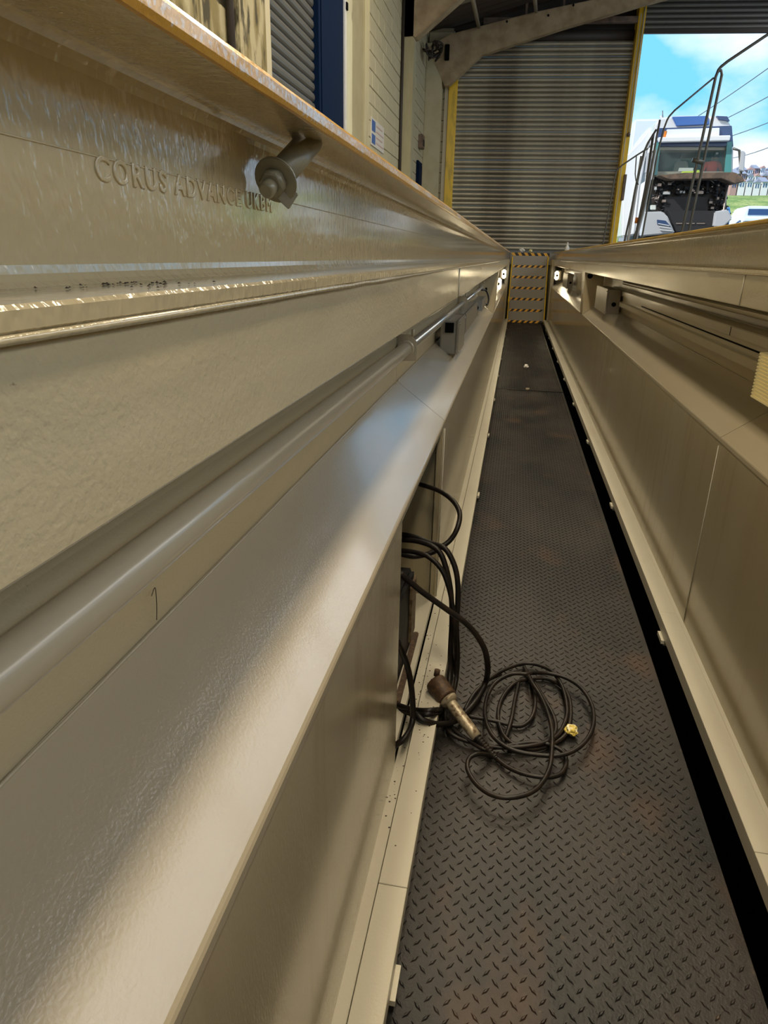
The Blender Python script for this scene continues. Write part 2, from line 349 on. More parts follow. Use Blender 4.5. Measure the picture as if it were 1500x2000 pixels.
tag(MB().box(XW+.003, XW+.05, 16.55, 17.15, 0, 1.86).box(XW+.05, XW+.06, 16.6, 17.1, .1, 1.8).build('blue_panel', M['blue'], bevel=.006), 'small dark blue door panel at the far end of the left wall beyond both columns', 'panel')
# ------------------------------------------------------------------ right wall with glazing, back wall with open bay
struct('wall_right', MB().box(7.9, 8.1, -8, 19, 0, 2.8).box(7.9, 8.1, -8, 19, 4.3, 4.7), M['cement'])
for i in range(8): struct('trim_%d' % (i+1), MB().box(7.9, 8.1, -8+3.8*i, -7.75+3.8*i, 2.8, 4.3), M['cement'])
struct('wall_back', MB().box(-2.9, -1.6, -8.2, -8, 0, 5).box(4.4, 8.1, -8.2, -8, 0, 5).box(-2.9, 8.1, -8.2, -8, 4.4, 6.2), M['cement'])
# ------------------------------------------------------------------ far shutters
t = thing('roller_shutter', (0, 0, 0), 'large closed galvanised roller shutter filling the far wall beyond the pit', 'shutter')
t.location = EW.location; t.rotation_euler = EW.rotation_euler
prof = []
for i in range(9):
    a = math.pi*i/8; prof.append((-.034*math.sin(a), .049-.047*math.cos(a)))
k = len(prof)
def slat_mesh(ua, ub, y0=.12):
    pr = [(y0+p[0], p[1]) for p in prof]+[(y0+.012, .1), (y0+.012, 0)]
    kk = len(pr); vs = [(u, p[0], p[1]) for u in (ua, ub) for p in pr]
    return MB().add(vs, [tuple(range(kk)), tuple(range(2*kk-1, kk-1, -1))]+[(i, i+kk, (i+1) % kk+kk, (i+1) % kk) for i in range(kk)])
s0 = slat_mesh(u0-.02, u1+.06).build('slat', M['slat'], t, local=True); s0.location.z = .06
for i in range(1, 44):
    o = s0.copy(); C.objects.link(o); o.location = (0, random.uniform(-.003, .003), .06+.1*i)
MB().box(u0, u1, .06, .13, 0, .06).build('bottom_rail', M['slatdark'], t, local=True, bevel=.005)
MB().tube([(u0-.1, .2, 4.56), (u1+.1, .2, 4.56)], .13, 14).build('roller_drum', M['dark'], t, local=True)
t = thing('roller_shutter', EW.location, 'raised roller shutter hanging above the open doorway on the right', 'shutter', rz=R(5))
s0 = slat_mesh(uo-.05, 9.9).build('slat', M['slatdark'], t, local=True); s0.location.z = 4.66
for i in range(1, 12):
    o = s0.copy(); C.objects.link(o); o.location = (0, 0, 4.66+.1*i)
MB().box(uo-.05, 9.9, .07, .15, 4.58, 4.66).build('bottom_rail', M['dark'], t, local=True, bevel=.004)
# posts
def ewpost(label, pa, pb, w, m=M['yel'], y0=-.10, y1=.2, z1=5.3, seam=True):
    t = thing('door_post', EW.location, label, 'post', rz=R(5))
    a = (pa+pb)/2
    MB().box(pa, pb, y0, y1, 0, z1).build('upright', m, t, local=True, bevel=.008)
    MB().box(pa-.0, pb+.0, y0-.03, y0, 0, .25).build('base_plate', m, t, local=True, bevel=.004)
    if seam: MB().box(pa+.035, pa+.06, y0-.012, y0, .25, z1-.4).build('seam_strip', M['trimc'], t, local=True)
    return t
pl0 = ux(871, 300)[0]
ewpost('slim yellow door post on the left edge of the large closed shutter', pl0, u0+.02, .12, z1=ux(880, 165)[1]+.3, seam=False)
tag(MB().box(pl0-.09, pl0-.005, -.06, .06, 0, 4.1).build('door_trim', M['trimc'], EW and None), None)
o = C.objects[-1]; o.location = EW.location; o.rotation_euler = EW.rotation_euler; tag(o, 'narrow cream trim strip immediately left of the slim yellow post', 'trim')
pr0 = ux(1246, 30)[0]
t = ewpost('wide yellow door post between the closed shutter and the open doorway', pr0, uo, .2)
MB().tube([(uo-.05, -.14, 5.0), (uo-.05, -.14, 2.62)], .018, 10).build('conduit', M['trimc'], t, local=True)
MB().tube([(uo-.05, -.14, 2.62), (uo-.05, -.14, 2.57), (uo-.05, -.14, 2.53)], [.02, .045, .03], 10).build('conduit_end', M['brown'], t, local=True)
MB().box(uo-.03, uo+.03, -.16, .05, 1.2, 1.75).build('guide_plate', M['brown'], t, local=True, bevel=.005)
t = thing('door_lintel', EW.location, 'rusty brown steel angle lintel across the top of the closed shutter', 'beam', rz=R(5))
MB().box(1.2, pr0, -.08, .0, 4.76, 4.86).box(1.2, pr0, -.10, .0, 4.74, 4.76).build('angle_bar', M['brown'], t, local=True)
for x in (2.1, 2.9, 3.9):
    MB().box(x, x+.05, -.06, .0, 4.86, 5.6).build('hanger', M['brown'], t, local=True)
# portal frames
def portal(pix_top, pix_bot, Y, th, label):
    t = thing('portal_frame', (XW, Y, 0), label, 'frame')
    top = [at(x, y, 1, Y) for x, y in pix_top]; bot = [at(x, y, 1, Y) for x, y in pix_bot]
    prof = [(p.x, p.z) for p in top]+[(p.x, p.z) for p in reversed(bot)]
    MB().prism(prof, Y, Y+th).build('rafter', M['frame'], t, bevel=.012)
    return t, top
t, top = portal([(834, 92), (880, 66), (1040, 24), (1210, -12), (1420, -60)], [(868, 168), (878, 165), (940, 107), (1100, 54), (1270, 4), (1480, -52)], 17.55, .22, 'curved concrete roof frame in front of the large closed shutter')
for (px, py) in ((990, 42), (1120, 10), (1071, 30)):
    p = at(px, py, 1, 17.54); MB().tube([(p.x, 17.55, p.z), (p.x, 17.53, p.z)], .022, 10).build('bolt_hole', M['hole'], t)
MB().box(-1.98, -1.88, 17.5, 17.62, 3.95, 4.25).build('plate', M['hole'], t, bevel=.006)
# far column below that frame
tag(MB().box(XW, -2.02, 17.56, 17.78, 0, 4.3).build('concrete_column', M['block'], bevel=.012), 'cream block pier at the far left corner below the curved roof frame', 'column')
t, top = portal([(780, -60), (860, -60), (930, -60)], [(784, 74), (812, 72), (835, 52), (905, -10), (935, -40)], 14.25, .3, 'near concrete roof frame haunch rising from the farther cream column')
# cluster of cable junk in the corner
t = thing('wire_bundle', (-2.2, 17.0, 3.9), 'dark tangle of old wiring and brackets in the roof corner by the curved frame', 'wiring')
MB().tube([(-2.42, 17.0, 4.05), (-2.2, 17.0, 4.0), (-2.1, 17.2, 3.92)], .02, 6).build('wire', M['dark'], t)
for i in range(7):
    pts = [(-2.28+random.uniform(-.05, .35), 16.9+random.uniform(-.3, .3), 4.0+random.uniform(-.18, .14)) for _ in range(5)]
    MB().tube(smooth_path(pts, 4), .018, 6).build('wire', M['dark'], t)
# purlins
for i, (y, z) in enumerate(((15.2, 0), (16.6, 0), (13.4, 0), (11.2, 0))):
    t = thing('roof_purlin', (0, y, 0), ('dusty steel purlin under the dark roof, %s' % ['first one before the curved far frame', 'just in front of the curved far frame', 'over the farther cream column', 'nearest of the visible ones']
        [i]), 'beam', 'roof purlins')
    mb = MB()
    mb.prism([(-2.4, roofz(-2.4)-.09), (AP, roofz(AP)-.09), (7.9, roofz(7.9)-.09), (7.9, roofz(7.9)-.02), (AP, roofz(AP)-.02), (-2.4, roofz(-2.4)-.02)], y, y+.06)
    mb.build('bar', M['purlin'], t)
for i, (pa, pb) in enumerate((((922, -8), (935, 52)), ((1043, -20), (1047, 22)))):
    a = at(*pa, 1, 14.6); b = at(*pb, 1, 17.5)
    tag(MB().tube([a, b], .045, 4).build('roof_brace', M['purlin']), ['slim pale brace under the roof meeting the curved frame near its left end', 'short pale brace under the roof meeting the curved frame near its middle'][i], 'brace')
# added ceiling lamps (out of the frame, overhead fill for the workshop and pit)
def lamp(x, y, z, where):
    t = thing('added_ceiling_lamp', (x, y, z), 'unseen long warm luminaire added under the roof %s' % where, 'lamp', 'added ceiling lamps out of view')
    MB().box(x-.24, x+.24, y-.9, y+.9, z, z+.07).build('lamp_body', M['lampbody'], t, bevel=.01)
    for dx in (-.16, 0, .16): MB().tube([(x+dx, y-.85, z-.03), (x+dx, y+.85, z-.03)], .016, 8).build('tube', M['tubelit'], t)
    for dy in (-.7, .7): MB().tube([(x, y+dy, z+.07), (x, y+dy, roofz(x)+.02)], .008, 6).build('hanger_rod', M['dark'], t)
    ld = bpy.data.lights.new('added_fill_light', 'AREA'); ld.shape = 'RECTANGLE'; ld.size = .46; ld.size_y = 1.7; ld.energy = 56; ld.color = (1, .84, .60)
    o = bpy.data.objects.new('added_fill_light', ld); C.objects.link(o); o.parent = t; o.location = (0, 0, -.08)
for x, sd_ in ((-.5, 'left of the pit'), (1.0, 'right of the pit')):
    for y, w_ in ((-3, 'far behind the camera'), (1.0, 'above the camera'), (5.0, 'a little way along'), (9.0, 'half way along')): lamp(x, y, 4.6, w_+', '+sd_)
# ------------------------------------------------------------------ pit steel beams (universal columns lying along the pit)
def beam(side, label):
    X = (lambda x: x) if side == 'L' else MX
    t = thing('steel_beam', (X(-.266), YE/2, -.15), label, 'beam')
    r = .012; tf = .0115; tw = .0035
    pf = [(-.192, 0), (-.192, -tf), (-.266+tw+r, -tf)]
    for i in range(1, 5): a = math.pi/2*i/4; pf.append((-.266+tw+r-r*math.sin(a), -tf-r+r*math.cos(a)))
    for i in range(0, 5): a = math.pi/2*i/4; pf.append((-.266+tw+r-r*math.cos(a), -.153+tf+r-r*math.sin(a)))
    pf += [(-.192, -.153+tf), (-.190, -.153+tf-.002), (-.190, -.151), (-.192, -.153)]
    pf += [(-.342, -.153), (-.342, -.153+tf), (-.27, -.153+tf), (-.27, -tf), (-.342, -tf), (-.342, 0)]
    MB().prism([(X(a), b) for a, b in pf], -1.5, 16.0).build('beam_web_and_flanges', M['drip'], t)
    # painted nose of the top flange, with chips and painted-in sheen: slightly uneven thin coat
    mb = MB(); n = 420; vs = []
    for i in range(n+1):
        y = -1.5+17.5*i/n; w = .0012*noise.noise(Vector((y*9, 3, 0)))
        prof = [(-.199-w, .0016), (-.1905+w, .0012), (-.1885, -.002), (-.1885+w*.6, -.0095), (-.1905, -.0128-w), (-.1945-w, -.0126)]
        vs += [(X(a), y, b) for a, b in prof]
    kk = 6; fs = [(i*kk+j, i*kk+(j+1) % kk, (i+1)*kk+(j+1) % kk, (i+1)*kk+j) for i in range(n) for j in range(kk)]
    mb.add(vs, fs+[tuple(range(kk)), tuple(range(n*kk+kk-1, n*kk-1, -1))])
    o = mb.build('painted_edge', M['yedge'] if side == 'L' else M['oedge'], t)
    o['label'] = 'chipped orange-yellow flange edge with a pale sheen painted in' if side == 'L' else 'dull ochre painted flange edge'
    # caulk bead where fascia meets the bottom flange
    mb = MB(); pts = []
    for i in range(240):
        y = -1.4+17*i/239; pts.append((X(-.1905), y, -.1545+.0012*noise.noise(Vector((y*13, 0, 0)))))
    mb.tube(pts, [.0022+.0013*abs(noise.noise(Vector((p[1]*17, 5, 0)))) for p in pts], 7).build('paint_bead', M['drip'], t)
    if side == 'L':
        cu = bpy.data.curves.new('t', 'FONT'); cu.body = 'CORUS ADVANCE UKBM'; cu.size = .0200; cu.extrude = .0002; cu.bevel_depth = .0007; cu.bevel_resolution = 2; cu.space_character = 1.25; cu.resolution_u = 4
        ob = bpy.data.objects.new('t', cu); C.objects.link(ob); bpy.context.view_layer.update()
        dg = bpy.context.evaluated_depsgraph_get(); me = bpy.data.meshes.new_from_object(ob.evaluated_get(dg))
        bpy.data.objects.remove(ob); me.name = 'embossed_lettering'
        xs = [v.co.x for v in me.vertices]; sx = .325/max(xs)
        for v in me.vertices: v.co = Vector((-.2622+v.co.z, .425+v.co.x*sx, -.0800+v.co.y))-offs(t)
        me.materials.clear(); me.materials.append(M['drip'])
        o = bpy.data.objects.new('embossed_lettering', me); C.objects.link(o); o.parent = t
        o['label'] = 'raised mill lettering reading CORUS ADVANCE, painted over in cream'
        # rolled mill line on the web
        MB().tube([(-.2624, -.5, -.0655), (-.2624, .45, -.067), (-.2624, 3.2, -.066)], .0006, 6).build('mill_line', M['drip'], t)
    return t
beam('L', 'long cream painted steel beam along the left pit edge with chipped yellow lip and painted-in sheen')
beam('R', 'long cream painted steel beam along the right pit edge below the open doorway')
# spacer bolt under left flange
A = Vector((-.222, .79, -.0125)); B = Vector((-.226, .600, -.0640))
a1 = at(603, 278, 2, -.0120); b1 = at(540, 350, 0, -.236)
d = (b1-a1).normalized()
t = thing('spacer_bolt', a1, 'painted bolt with washer and nut on a slanted pipe stub under the left flange', 'bolt')
MB().tube([a1-d*.004, b1], .0135, 24).build('pipe_sleeve', M['bolt'], t)
MB().tube([b1, b1+d*.0035], .0215, 28).build('washer', M['bolt'], t, bevel=.0008)
MB().tube([b1+d*.0035, b1+d*.015], .0135, 6).build('nut', M['bolt'], t, bevel=.0015)
o = t.children[-1]; 
for p in o.data.polygons: p.use_smooth = False
MB().tube([b1+d*.012, b1+d*.0245, b1+d*.027], [.0078, .0078, .006], 20).build('bolt_shank', M['bolt'], t)
q = b1+d*.001
MB().add([q+Vector((.0, -.002, -.016)), q+Vector((.010, .004, -.026)), q+Vector((.019, .008, -.012)), q+Vector((.010, .003, -.004)),
          q+Vector((.0, .001, -.016)), q+Vector((.010, .007, -.026)), q+Vector((.019, .011, -.012)), q+Vector((.010, .006, -.004))],
         [(0, 1, 2, 3), (7, 6, 5, 4), (0, 4, 5, 1), (1, 5, 6, 2), (2, 6, 7, 3), (3, 7, 4, 0)]).build('washer_tab', M['bolt'], t, bevel=.0007)
# debris on the bottom flange
p = at(110, 548, 2, -.1405)
tag(MB().add([p+Vector(v) for v in ((-.0055, 0, 0), (-.002, .006, .002), (.003, .009, .0015), (.003, 0, .0035), (0, -.004, .002), (-.004, -.012, .0015), (0, .002, 0), (0, -.003, -.0))],
             [(0, 1, 3), (1, 2, 3), (0, 3, 4), (0, 4, 5), (1, 0, 6), (2, 1, 6), (3, 2, 6), (4, 3, 7), (5, 4, 7), (0, 5, 7)]).build('dead_leaf', M['leaf'], fix=False), 'small curled reddish dead leaf on the ledge of the left beam', 'leaf')
mb = MB()
for i in range(170):
    px = random.choice([random.gauss(240, 70), random.uniform(25, 90), random.uniform(60, 330)])
    p = at(px, 556+random.gauss(0, 3.5)-px*.012, 2, -.141); s = random.uniform(.0003, .0011)
    mb.add([p+Vector(v)*s for v in ((-1, -1, 0), (1, -1.2, 0), (1.2, 1, 0), (-1, 1, 0), (0, 0, 1.1))], [(0, 1, 4), (1, 2, 4), (2, 3, 4), (3, 0, 4), (3, 2, 1, 0)])
tag(mb.build('grit', M['grime'], fix=False), 'scattered black grit lying on the ledge of the left beam', 'grit', kind='stuff')
# ------------------------------------------------------------------ pit liner modules
ZS, ZB, ZR = -.681, -.547, -1.371
JY = 2.43
def liner(side, y0, y1, label, pillar=False, opening=None):
    X = (lambda x: x) if side == 'L' else MX
    t = thing('pit_liner', (X(-.3), (y0+y1)/2, ZR), label, 'wall panel')
    g = .0022
    a, b = y0+g, y1-g
    if pillar: pass
    # fascia below the beam, turned in at its foot
    fp = [(-.193, -.156), (-.193, -.249), (-.196, -.252), (-.235, -.252), (-.235, -.248), (-.198, -.247), (-.197, -.156)]
    MB().prism([(X(p), q) for p, q in fp], a, b).build('fascia_panel', M['paint'], t)
    ra, rb = a, (b-.30 if pillar else b)
    MB().prism([(X(p), q) for p, q in ((-.345, -.156), (-.40, -.19), (-.40, ZB-.004), (-.405, ZB-.004), (-.405, -.152))], ra, rb).build('recess_back', M['paint'], t)
    sp = [(-.398, ZB-.006), (-.398, ZB), (-.394, ZB-.002), (-.221, ZS+.0025), (-.217, ZS+.0005), (-.215, ZS-.003), (-.215, ZS-.016), (-.219, ZS-.016), (-.219, ZS-.006), (-.222, ZS-.003)]
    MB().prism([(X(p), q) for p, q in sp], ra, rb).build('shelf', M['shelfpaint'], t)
    mb = MB(); pts = []
    for i in range(int((rb-ra)*26)):
        y = ra+.01+i/26; pts.append((X(-.3955), y, ZB-.0015+.0014*noise.noise(Vector((y*11, 2, 0)))))
    mb.tube(pts, [.0018+.0018*abs(noise.noise(Vector((p[1]*23, 5, 0)))) for p in pts], 6).build('weld_bead', M['shelfpaint'], t)
    runs = [(a, b)] if not opening else [(a, opening[0]), (opening[1], b)]
    for (p0, p1) in runs:
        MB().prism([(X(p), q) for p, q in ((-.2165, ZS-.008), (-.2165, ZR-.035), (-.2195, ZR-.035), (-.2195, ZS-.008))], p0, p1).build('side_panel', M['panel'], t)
        for e in (p0, p1):
            s = .012 if e == p0 else -.012
            MB().box(*sorted((X(-.2196), X(-.24))), *sorted((e, e+s*.2)), ZR-.03, ZS-.018).build('panel_return', M['panel'], t)
    if opening:
        oa, ob_ = opening
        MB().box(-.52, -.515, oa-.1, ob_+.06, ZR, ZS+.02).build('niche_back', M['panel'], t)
        MB().box(-.515, -.222, oa-.1, ob_+.06, ZR-.03, ZR-.006).build('niche_floor', M['rail'], t)
        MB().box(-.515, -.222, ob_, ob_+.004, ZR-.006, ZS-.04).build('niche_end', M['panel'], t)
        MB().box(-.515, -.222, oa-.1, oa-.096, ZR-.006, ZS-.02).build('niche_end', M['panel'], t)
        MB().box(-.235, -.222, ob_-.03, ob_, ZR-.006, ZS-.02).build('door_stop', M['panel'], t, bevel=.002)
    if y0 == JY:       # caulked joints to the bay before
        MB().tube([(X(-.2145), y0, ZS-.03), (X(-.2145), y0, ZR-.03)], .0016, 6).build('joint_bead', M['rail'], t)
        MB().tube([(X(-.1915), y0, -.158), (X(-.1915), y0, -.25)], .0016, 6).build('joint_bead', M['rail'], t)
    if pillar:
        # front plate with the end wall of the recess facing back along the pit
        MB().prism([(X(p), q) for p, q in ((-.193, -.25), (-.2165, ZS), (-.221, ZS), (-.1975, -.25))], b-.30, b).build('pillar_front', M['paint'], t)
        MB().prism([(X(p), q) for p, q in ((-.1965, -.25), (-.398, -.2), (-.398, ZB+.002), (-.219, ZS+.004))], b-.304, b-.30).build('recess_end', M['paint'], t)
        for (hx, hz) in ((-.30, -.30), (-.32, -.44)) if side == 'L' else ((-.25, -.285),):
            MB().tube([(X(hx), b-.304, hz), (X(hx), b-.307, hz)], .028, 14 if side == 'R' else 4).build('cable_hole', M['hole'], t)
    return t
liner('L', -1.5, JY, 'nearest left pit lining bay with the glossy sloping shelf and open niche below', opening=(1.452, 2.39))
liner('L', JY, 7.9, 'middle left pit lining bay between the open niche and the recess end plate', pillar=True)
liner('L', 7.9, YE, 'farthest left pit lining bay next to the striped steps')
liner('R', -1.5, JY, 'nearest right pit lining bay at the right edge of the photo')
liner('R', JY, 8.22, 'long middle right pit lining bay with the grey enclosure in its recess', pillar=True)
liner('R', 8.22, YE, 'farthest right pit lining bay next to the striped steps')
hr = thing('loose_strand', at(305, 1180, 0, -.3925), 'thin dark hair-like strand stuck to the wall below the nearest left tube lamp', 'strand')
MB().tube(smooth_path([at(x, y, 0, -.3925) for x, y in ((296, 1164), (303, 1148), (306, 1180), (306, 1211))]), .0005, 6).build('strand', M['grime'], hr)
# kick rails
def rail(side, label):
    X = (lambda x: x) if side == 'L' else MX
    t = thing('kick_rail', (X(-.15), 7, ZR-.05), label, 'rail')
    xa, xb = (-.184, -.122)
    cuts = [-1.5, 1.05 if side == 'L' else 1.3, JY, 5.2, 7.9, 10.6, 13.2, YE]
    for a, b in zip(cuts[:-1], cuts[1:]):
        MB().prism([(X(p), q) for p, q in ((xa, ZR), (xb, ZR), (xb, ZR-.045), (xb-.004, ZR-.045), (xb-.004, ZR-.004), (xa+.004, ZR-.004), (xa+.004, ZR-.02), (xa, ZR-.02))], a+.0008, b-.0008).build('rail_length', M['rail'], t, bevel=.0012, seg=1)
    for i in range(10):
        y = .88+1.45*i
        MB().box(*sorted((X(-.125), X(-.112))), y-.035, y+.035, ZR-.06, ZR-.046).box(*sorted((X(-.125), X(-.2))), y-.02, y+.02, ZR-.075, ZR-.06).build('fixing_tab', M['rail'], t)
    MB().box(*sorted((X(-.2165), X(-.19))), -1.5, YE, ZR-.05, ZR-.035).build('ledge', M['rail'], t)
rail('L', 'pale kick rail along the foot of the left pit wall under the niche')
rail('R', 'pale kick rail along the foot of the right pit wall above a black gap')
# ------------------------------------------------------------------ checker plate floor
ZF = -1.45
def plate(y0, y1, label):
    t = thing('floor_plate', (.22, (y0+y1)/2, ZF), label, 'floor plate')
    x0, x1 = -.20, .585
    MB().box(x0, x1, y0+.012, y1-.012, ZF-.008, ZF).build('steel_sheet', M['plate'], t, bevel=.0015, seg=1)
    mb = MB(); p = .0305; ny = int((y1-y0-.05)/p); nx = int((x1-x0-.02)/p)
    c = math.cos; s = math.sin; p = .036; ny = int((y1-y0-.05)/p*2); nx = int((x1-x0-.02)/p)
    for j in range(ny):
        for i in range(nx):
            x = x0+.02+p*(i+.5*(j % 2)); y = y0+.03+p*.5*j
            wear = noise.noise(Vector((x*5, y*3, 1)))
            h = .0026*(1-.45*max(0, wear)) ; a = R(48) if j % 2 else R(132)
            ca, sa = c(a), s(a); Ln, w = .0120, .0037
            P = [(-Ln, 0, 0), (0, w, 0), (Ln, 0, 0), (0, -w, 0), (-Ln*.55, 0, h), (Ln*.55, 0, h), (0, w*.4, h), (0, -w*.4, h)]
            mb.add([(x+a_*ca-b_*sa, y+a_*sa+b_*ca, ZF+z_) for a_, b_, z_ in P],
                   [(0, 4, 6, 1), (1, 6, 5, 2), (2, 5, 7, 3), (3, 7, 4, 0), (4, 7, 5, 6)][::1])
    o = mb.build('tread_pattern', M['plate'], t, fix=False); o['kind'] = 'stuff'
    o.data.flip_normals()
plate(-1.0, 7.44, 'nearest dark checker plate floor sheet under the coiled cable')
plate(7.44, YE, 'farthest dark checker plate floor sheet leading to the striped steps')
t = thing('joint_strip', (.22, 7.44, ZF), 'narrow steel strip with a small latch across the joint between the far floor sheets', 'strip')
MB().box(.0, .585, 7.40, 7.425, ZF+.001, ZF+.007).build('strip_bar', M['plate'], t, bevel=.001)
MB().box(.19, .23, 7.40, 7.47, ZF+.007, ZF+.02).build('latch', M['ally'], t, bevel=.002)
# ------------------------------------------------------------------ striped steps at the far end
t = thing('pit_steps', (.26, 16.2, ZF), 'steep grey steps with yellow and black striped nosings at the far end of the pit', 'steps')
def stripes(mbY, mbK, x0, x1, y, z0, z1, n, sk, dy=.004):
    w = (x1-x0)/n
    for i in range(n):
        for mbx, a, b in ((mbY, 0, .5), (mbK, .5, 1)):
            xa, xb = x0+w*(i+a), x0+w*(i+b)
            P = [(xa+sk, z0), (xb+sk, z0), (xb, z1), (xa, z1)]
            P = [(min(max(q, x0), x1), z) for q, z in P]
            mbx.add([(q, y, z) for q, z in P]+[(q, y+dy, z) for q, z in P], [(0, 1, 2, 3), (7, 6, 5, 4), (0, 4, 5, 1), (1, 5, 6, 2), (2, 6, 7, 3), (3, 7, 4, 0)])
sx0, sx1 = -.13, .645
for i in range(6):
    z = ZF+.05+.225*i; y = 15.62+.19*i
    MB().box(sx0, sx1, y, y+.2, z-.02, z).build('tread', M['riser'], t)
    MB().box(sx0, sx1, y+.185, y+.19, z, z+.205).build('riser', M['riser'], t)
    a, b = MB(), MB(); stripes(a, b, sx0+.02, sx1-.02, y-.006, z-.045, z+.006, 6, -.05)
    a.build('nosing_yellow', M['hazy'], t); b.build('nosing_black', M['hazk'], t)
for x in (sx0-.018, sx1):
    y0, z0, y1, z1 = 15.60, ZF-.02, 16.72, -.09
    MB().hexa([(x, y0-.02, z0), (x+.018, y0-.02, z0), (x+.018, y0+.2, z0), (x, y0+.2, z0)], [(x, y1-.02, z1), (x+.018, y1-.02, z1), (x+.018, y1+.2, z1), (x, y1+.2, z1)]).build('stringer', M['yel'], t)
MB().box(sx0-.025, sx0+.01, 15.57, 15.6, -1.02, -.90).build('stringer_clip', M['yel'], t, bevel=.004)
t = thing('pit_end_beam', (.26, 16.9, -.1), 'end beam over the steps with bold orange and black hazard stripes', 'beam')
MB().box(-.19, .705, 16.91, 16.96, -.26, -.001).build('beam_face', M['riser'], t)
a, b = MB(), MB(); stripes(a, b, -.18, .69, 16.90, -.105, -.004, 6, .07, .008); a.build('stripe_orange', M['hazy'], t); b.build('stripe_black', M['hazk'], t)
# side cheeks between liner end and the steps
for sgn, lab in ((0, 'left'), (1, 'right')):
    X = (lambda x: x) if not sgn else MX
    tag(MB().box(*sorted((X(-.26), X(-.19))), YE+.01, 16.9, -1.7, -.16).build('step_cheek', M['panel'], bevel=.004), 'cream steel cheek plate on the %s side of the striped steps' % lab, 'panel')
# ------------------------------------------------------------------ lamps inside the recess, left
def tubelamp(side, y0, y1, label, xt=-.345, zt=-.411, r=.022, m=None, grp='tube lamps in the left recess'):
    X = (lambda x: x) if side == 'L' else MX
    t = thing('tube_lamp', (X(xt), (y0+y1)/2, zt), label, 'lamp', grp)
    MB().tube([(X(xt), y0, zt), (X(xt), y1, zt)], r, 28).build('tube', m or M['tube'], t)
    MB().prism([(X(p), q) for p, q in ((-.398, zt-.048), (-.398, zt+.055), (-.382, zt+.055), (-.377, zt+.03), (-.377, zt-.02), (-.364, zt-.032), (-.364, zt-.048))], y0, y1+.02).build('reflector_tray', M['paint'], t, bevel=.002)
    MB().prism([(X(p), q) for p, q in ((-.396, zt+.058), (-.392, zt+.12), (-.370, zt+.155), (-.367, zt+.153), (-.388, zt+.118), (-.391, zt+.058))], y0, y1).build('added_warm_strip', M['warmstrip'], t)  # strip added to give the dark recess a warm lit tone
    for e in (y1+.03, ):
        eb = MB().prism([(X(p), q) for p, q in ((-.392, zt-.045), (-.392, zt+.045), (-.33, zt+.045), (-.31, zt+.02), (-.31, zt-.04))], e, e+.006).build('end_bracket', M['tube'], t, bevel=.002)
        MB().tube([(X(-.325), e+.003, zt+.04), (X(-.325), e+.003, zt+.062)], .005, 8).build('bracket_bolt', M['tube'], eb)
        MB().tube([(X(xt), e-.03, zt), (X(xt), e-.001, zt)], r+.006, 28).build('end_ferrule', M['tube'], t)
    return t
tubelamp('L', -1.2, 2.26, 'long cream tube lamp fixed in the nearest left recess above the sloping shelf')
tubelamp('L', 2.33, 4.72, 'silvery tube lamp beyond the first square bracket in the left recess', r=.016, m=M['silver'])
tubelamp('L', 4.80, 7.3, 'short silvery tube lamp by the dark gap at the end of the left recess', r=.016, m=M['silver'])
def enclosure(side, x0, x1, y0, y1, z0, z1, label, name='junction_box', m=None, gland='near', tilt=0):
    X = (lambda x: x) if side == 'L' else MX
    t = thing(name, (X((x0+x1)/2), (y0+y1)/2, z0), label, 'box')
    xs = sorted((X(x0), X(x1)))
    MB().box(*xs, y0, y1, z0, z1).build('housing', m or M['boxgrey'], t, bevel=.006)
    xi = X(x1); s = .012 if side == 'L' else -.012
    lid = MB().box(*sorted((xi, xi+s)), y0-.004, y1+.004, z0-.004, z1+.004).build('lid', m or M['boxgrey'], t, bevel=.004)
    for yy in (y0+.02, y1-.02):
        for zz in (z0+.015, z1-.015):
            MB().tube([(xi+s, yy, zz), (xi+s*1.35, yy, zz)], .004, 8).build('screw', M['silver'], lid)
    if not gland: return t
    yy = y0 if gland == 'near' else y1
    MB().tube([((xs[0]+xs[1])/2, yy, (z0+z1)/2-.02), ((xs[0]+xs[1])/2, yy-.03, (z0+z1)/2-.02), ((xs[0]+xs[1])/2, yy-.034, (z0+z1)/2-.02)], [.018, .018, .011], 12).build('cable_gland', M['hole'], t)
    return t
t = enclosure('L', -.37, -.285, 3.62, 4.05, -.60, -.432, 'grey upright switch box standing on the left shelf with a black socket', gland=None)
MB().box(-.345, -.30, 3.608, 3.619, -.49, -.44).build('socket', M['hole'], t)
enclosure('L', -.375, -.30, 4.35, 5.6, -.565, -.45, 'long grey equipment housing on the left shelf behind the switch box', name='equipment_housing')
enclosure('L', -.36, -.29, 6.2, 6.9, -.56, -.47, 'small silvery box with a looped cable at the far end of the middle left recess', m=M['silver'])
tag(MB().tube(smooth_path([(-.31, 6.95, -.52), (-.27, 7.05, -.56), (-.26, 7.1, -.50), (-.29, 7.1, -.43), (-.33, 7.0, -.42)]), .008, 8).build('looped_cable', M['rubber']), 'small black looped cable beside the silvery box in the left recess', 'cable')
enclosure('R', -.375, -.27, 6.35, 7.2, -.56, -.36, 'grey metal enclosure in the middle right recess beside the round black hole')
enclosure('R', -.36, -.28, 11.6, 12.7, -.56, -.34, 'dim grey enclosure in the farthest right recess before the lit bulkhead lamp')
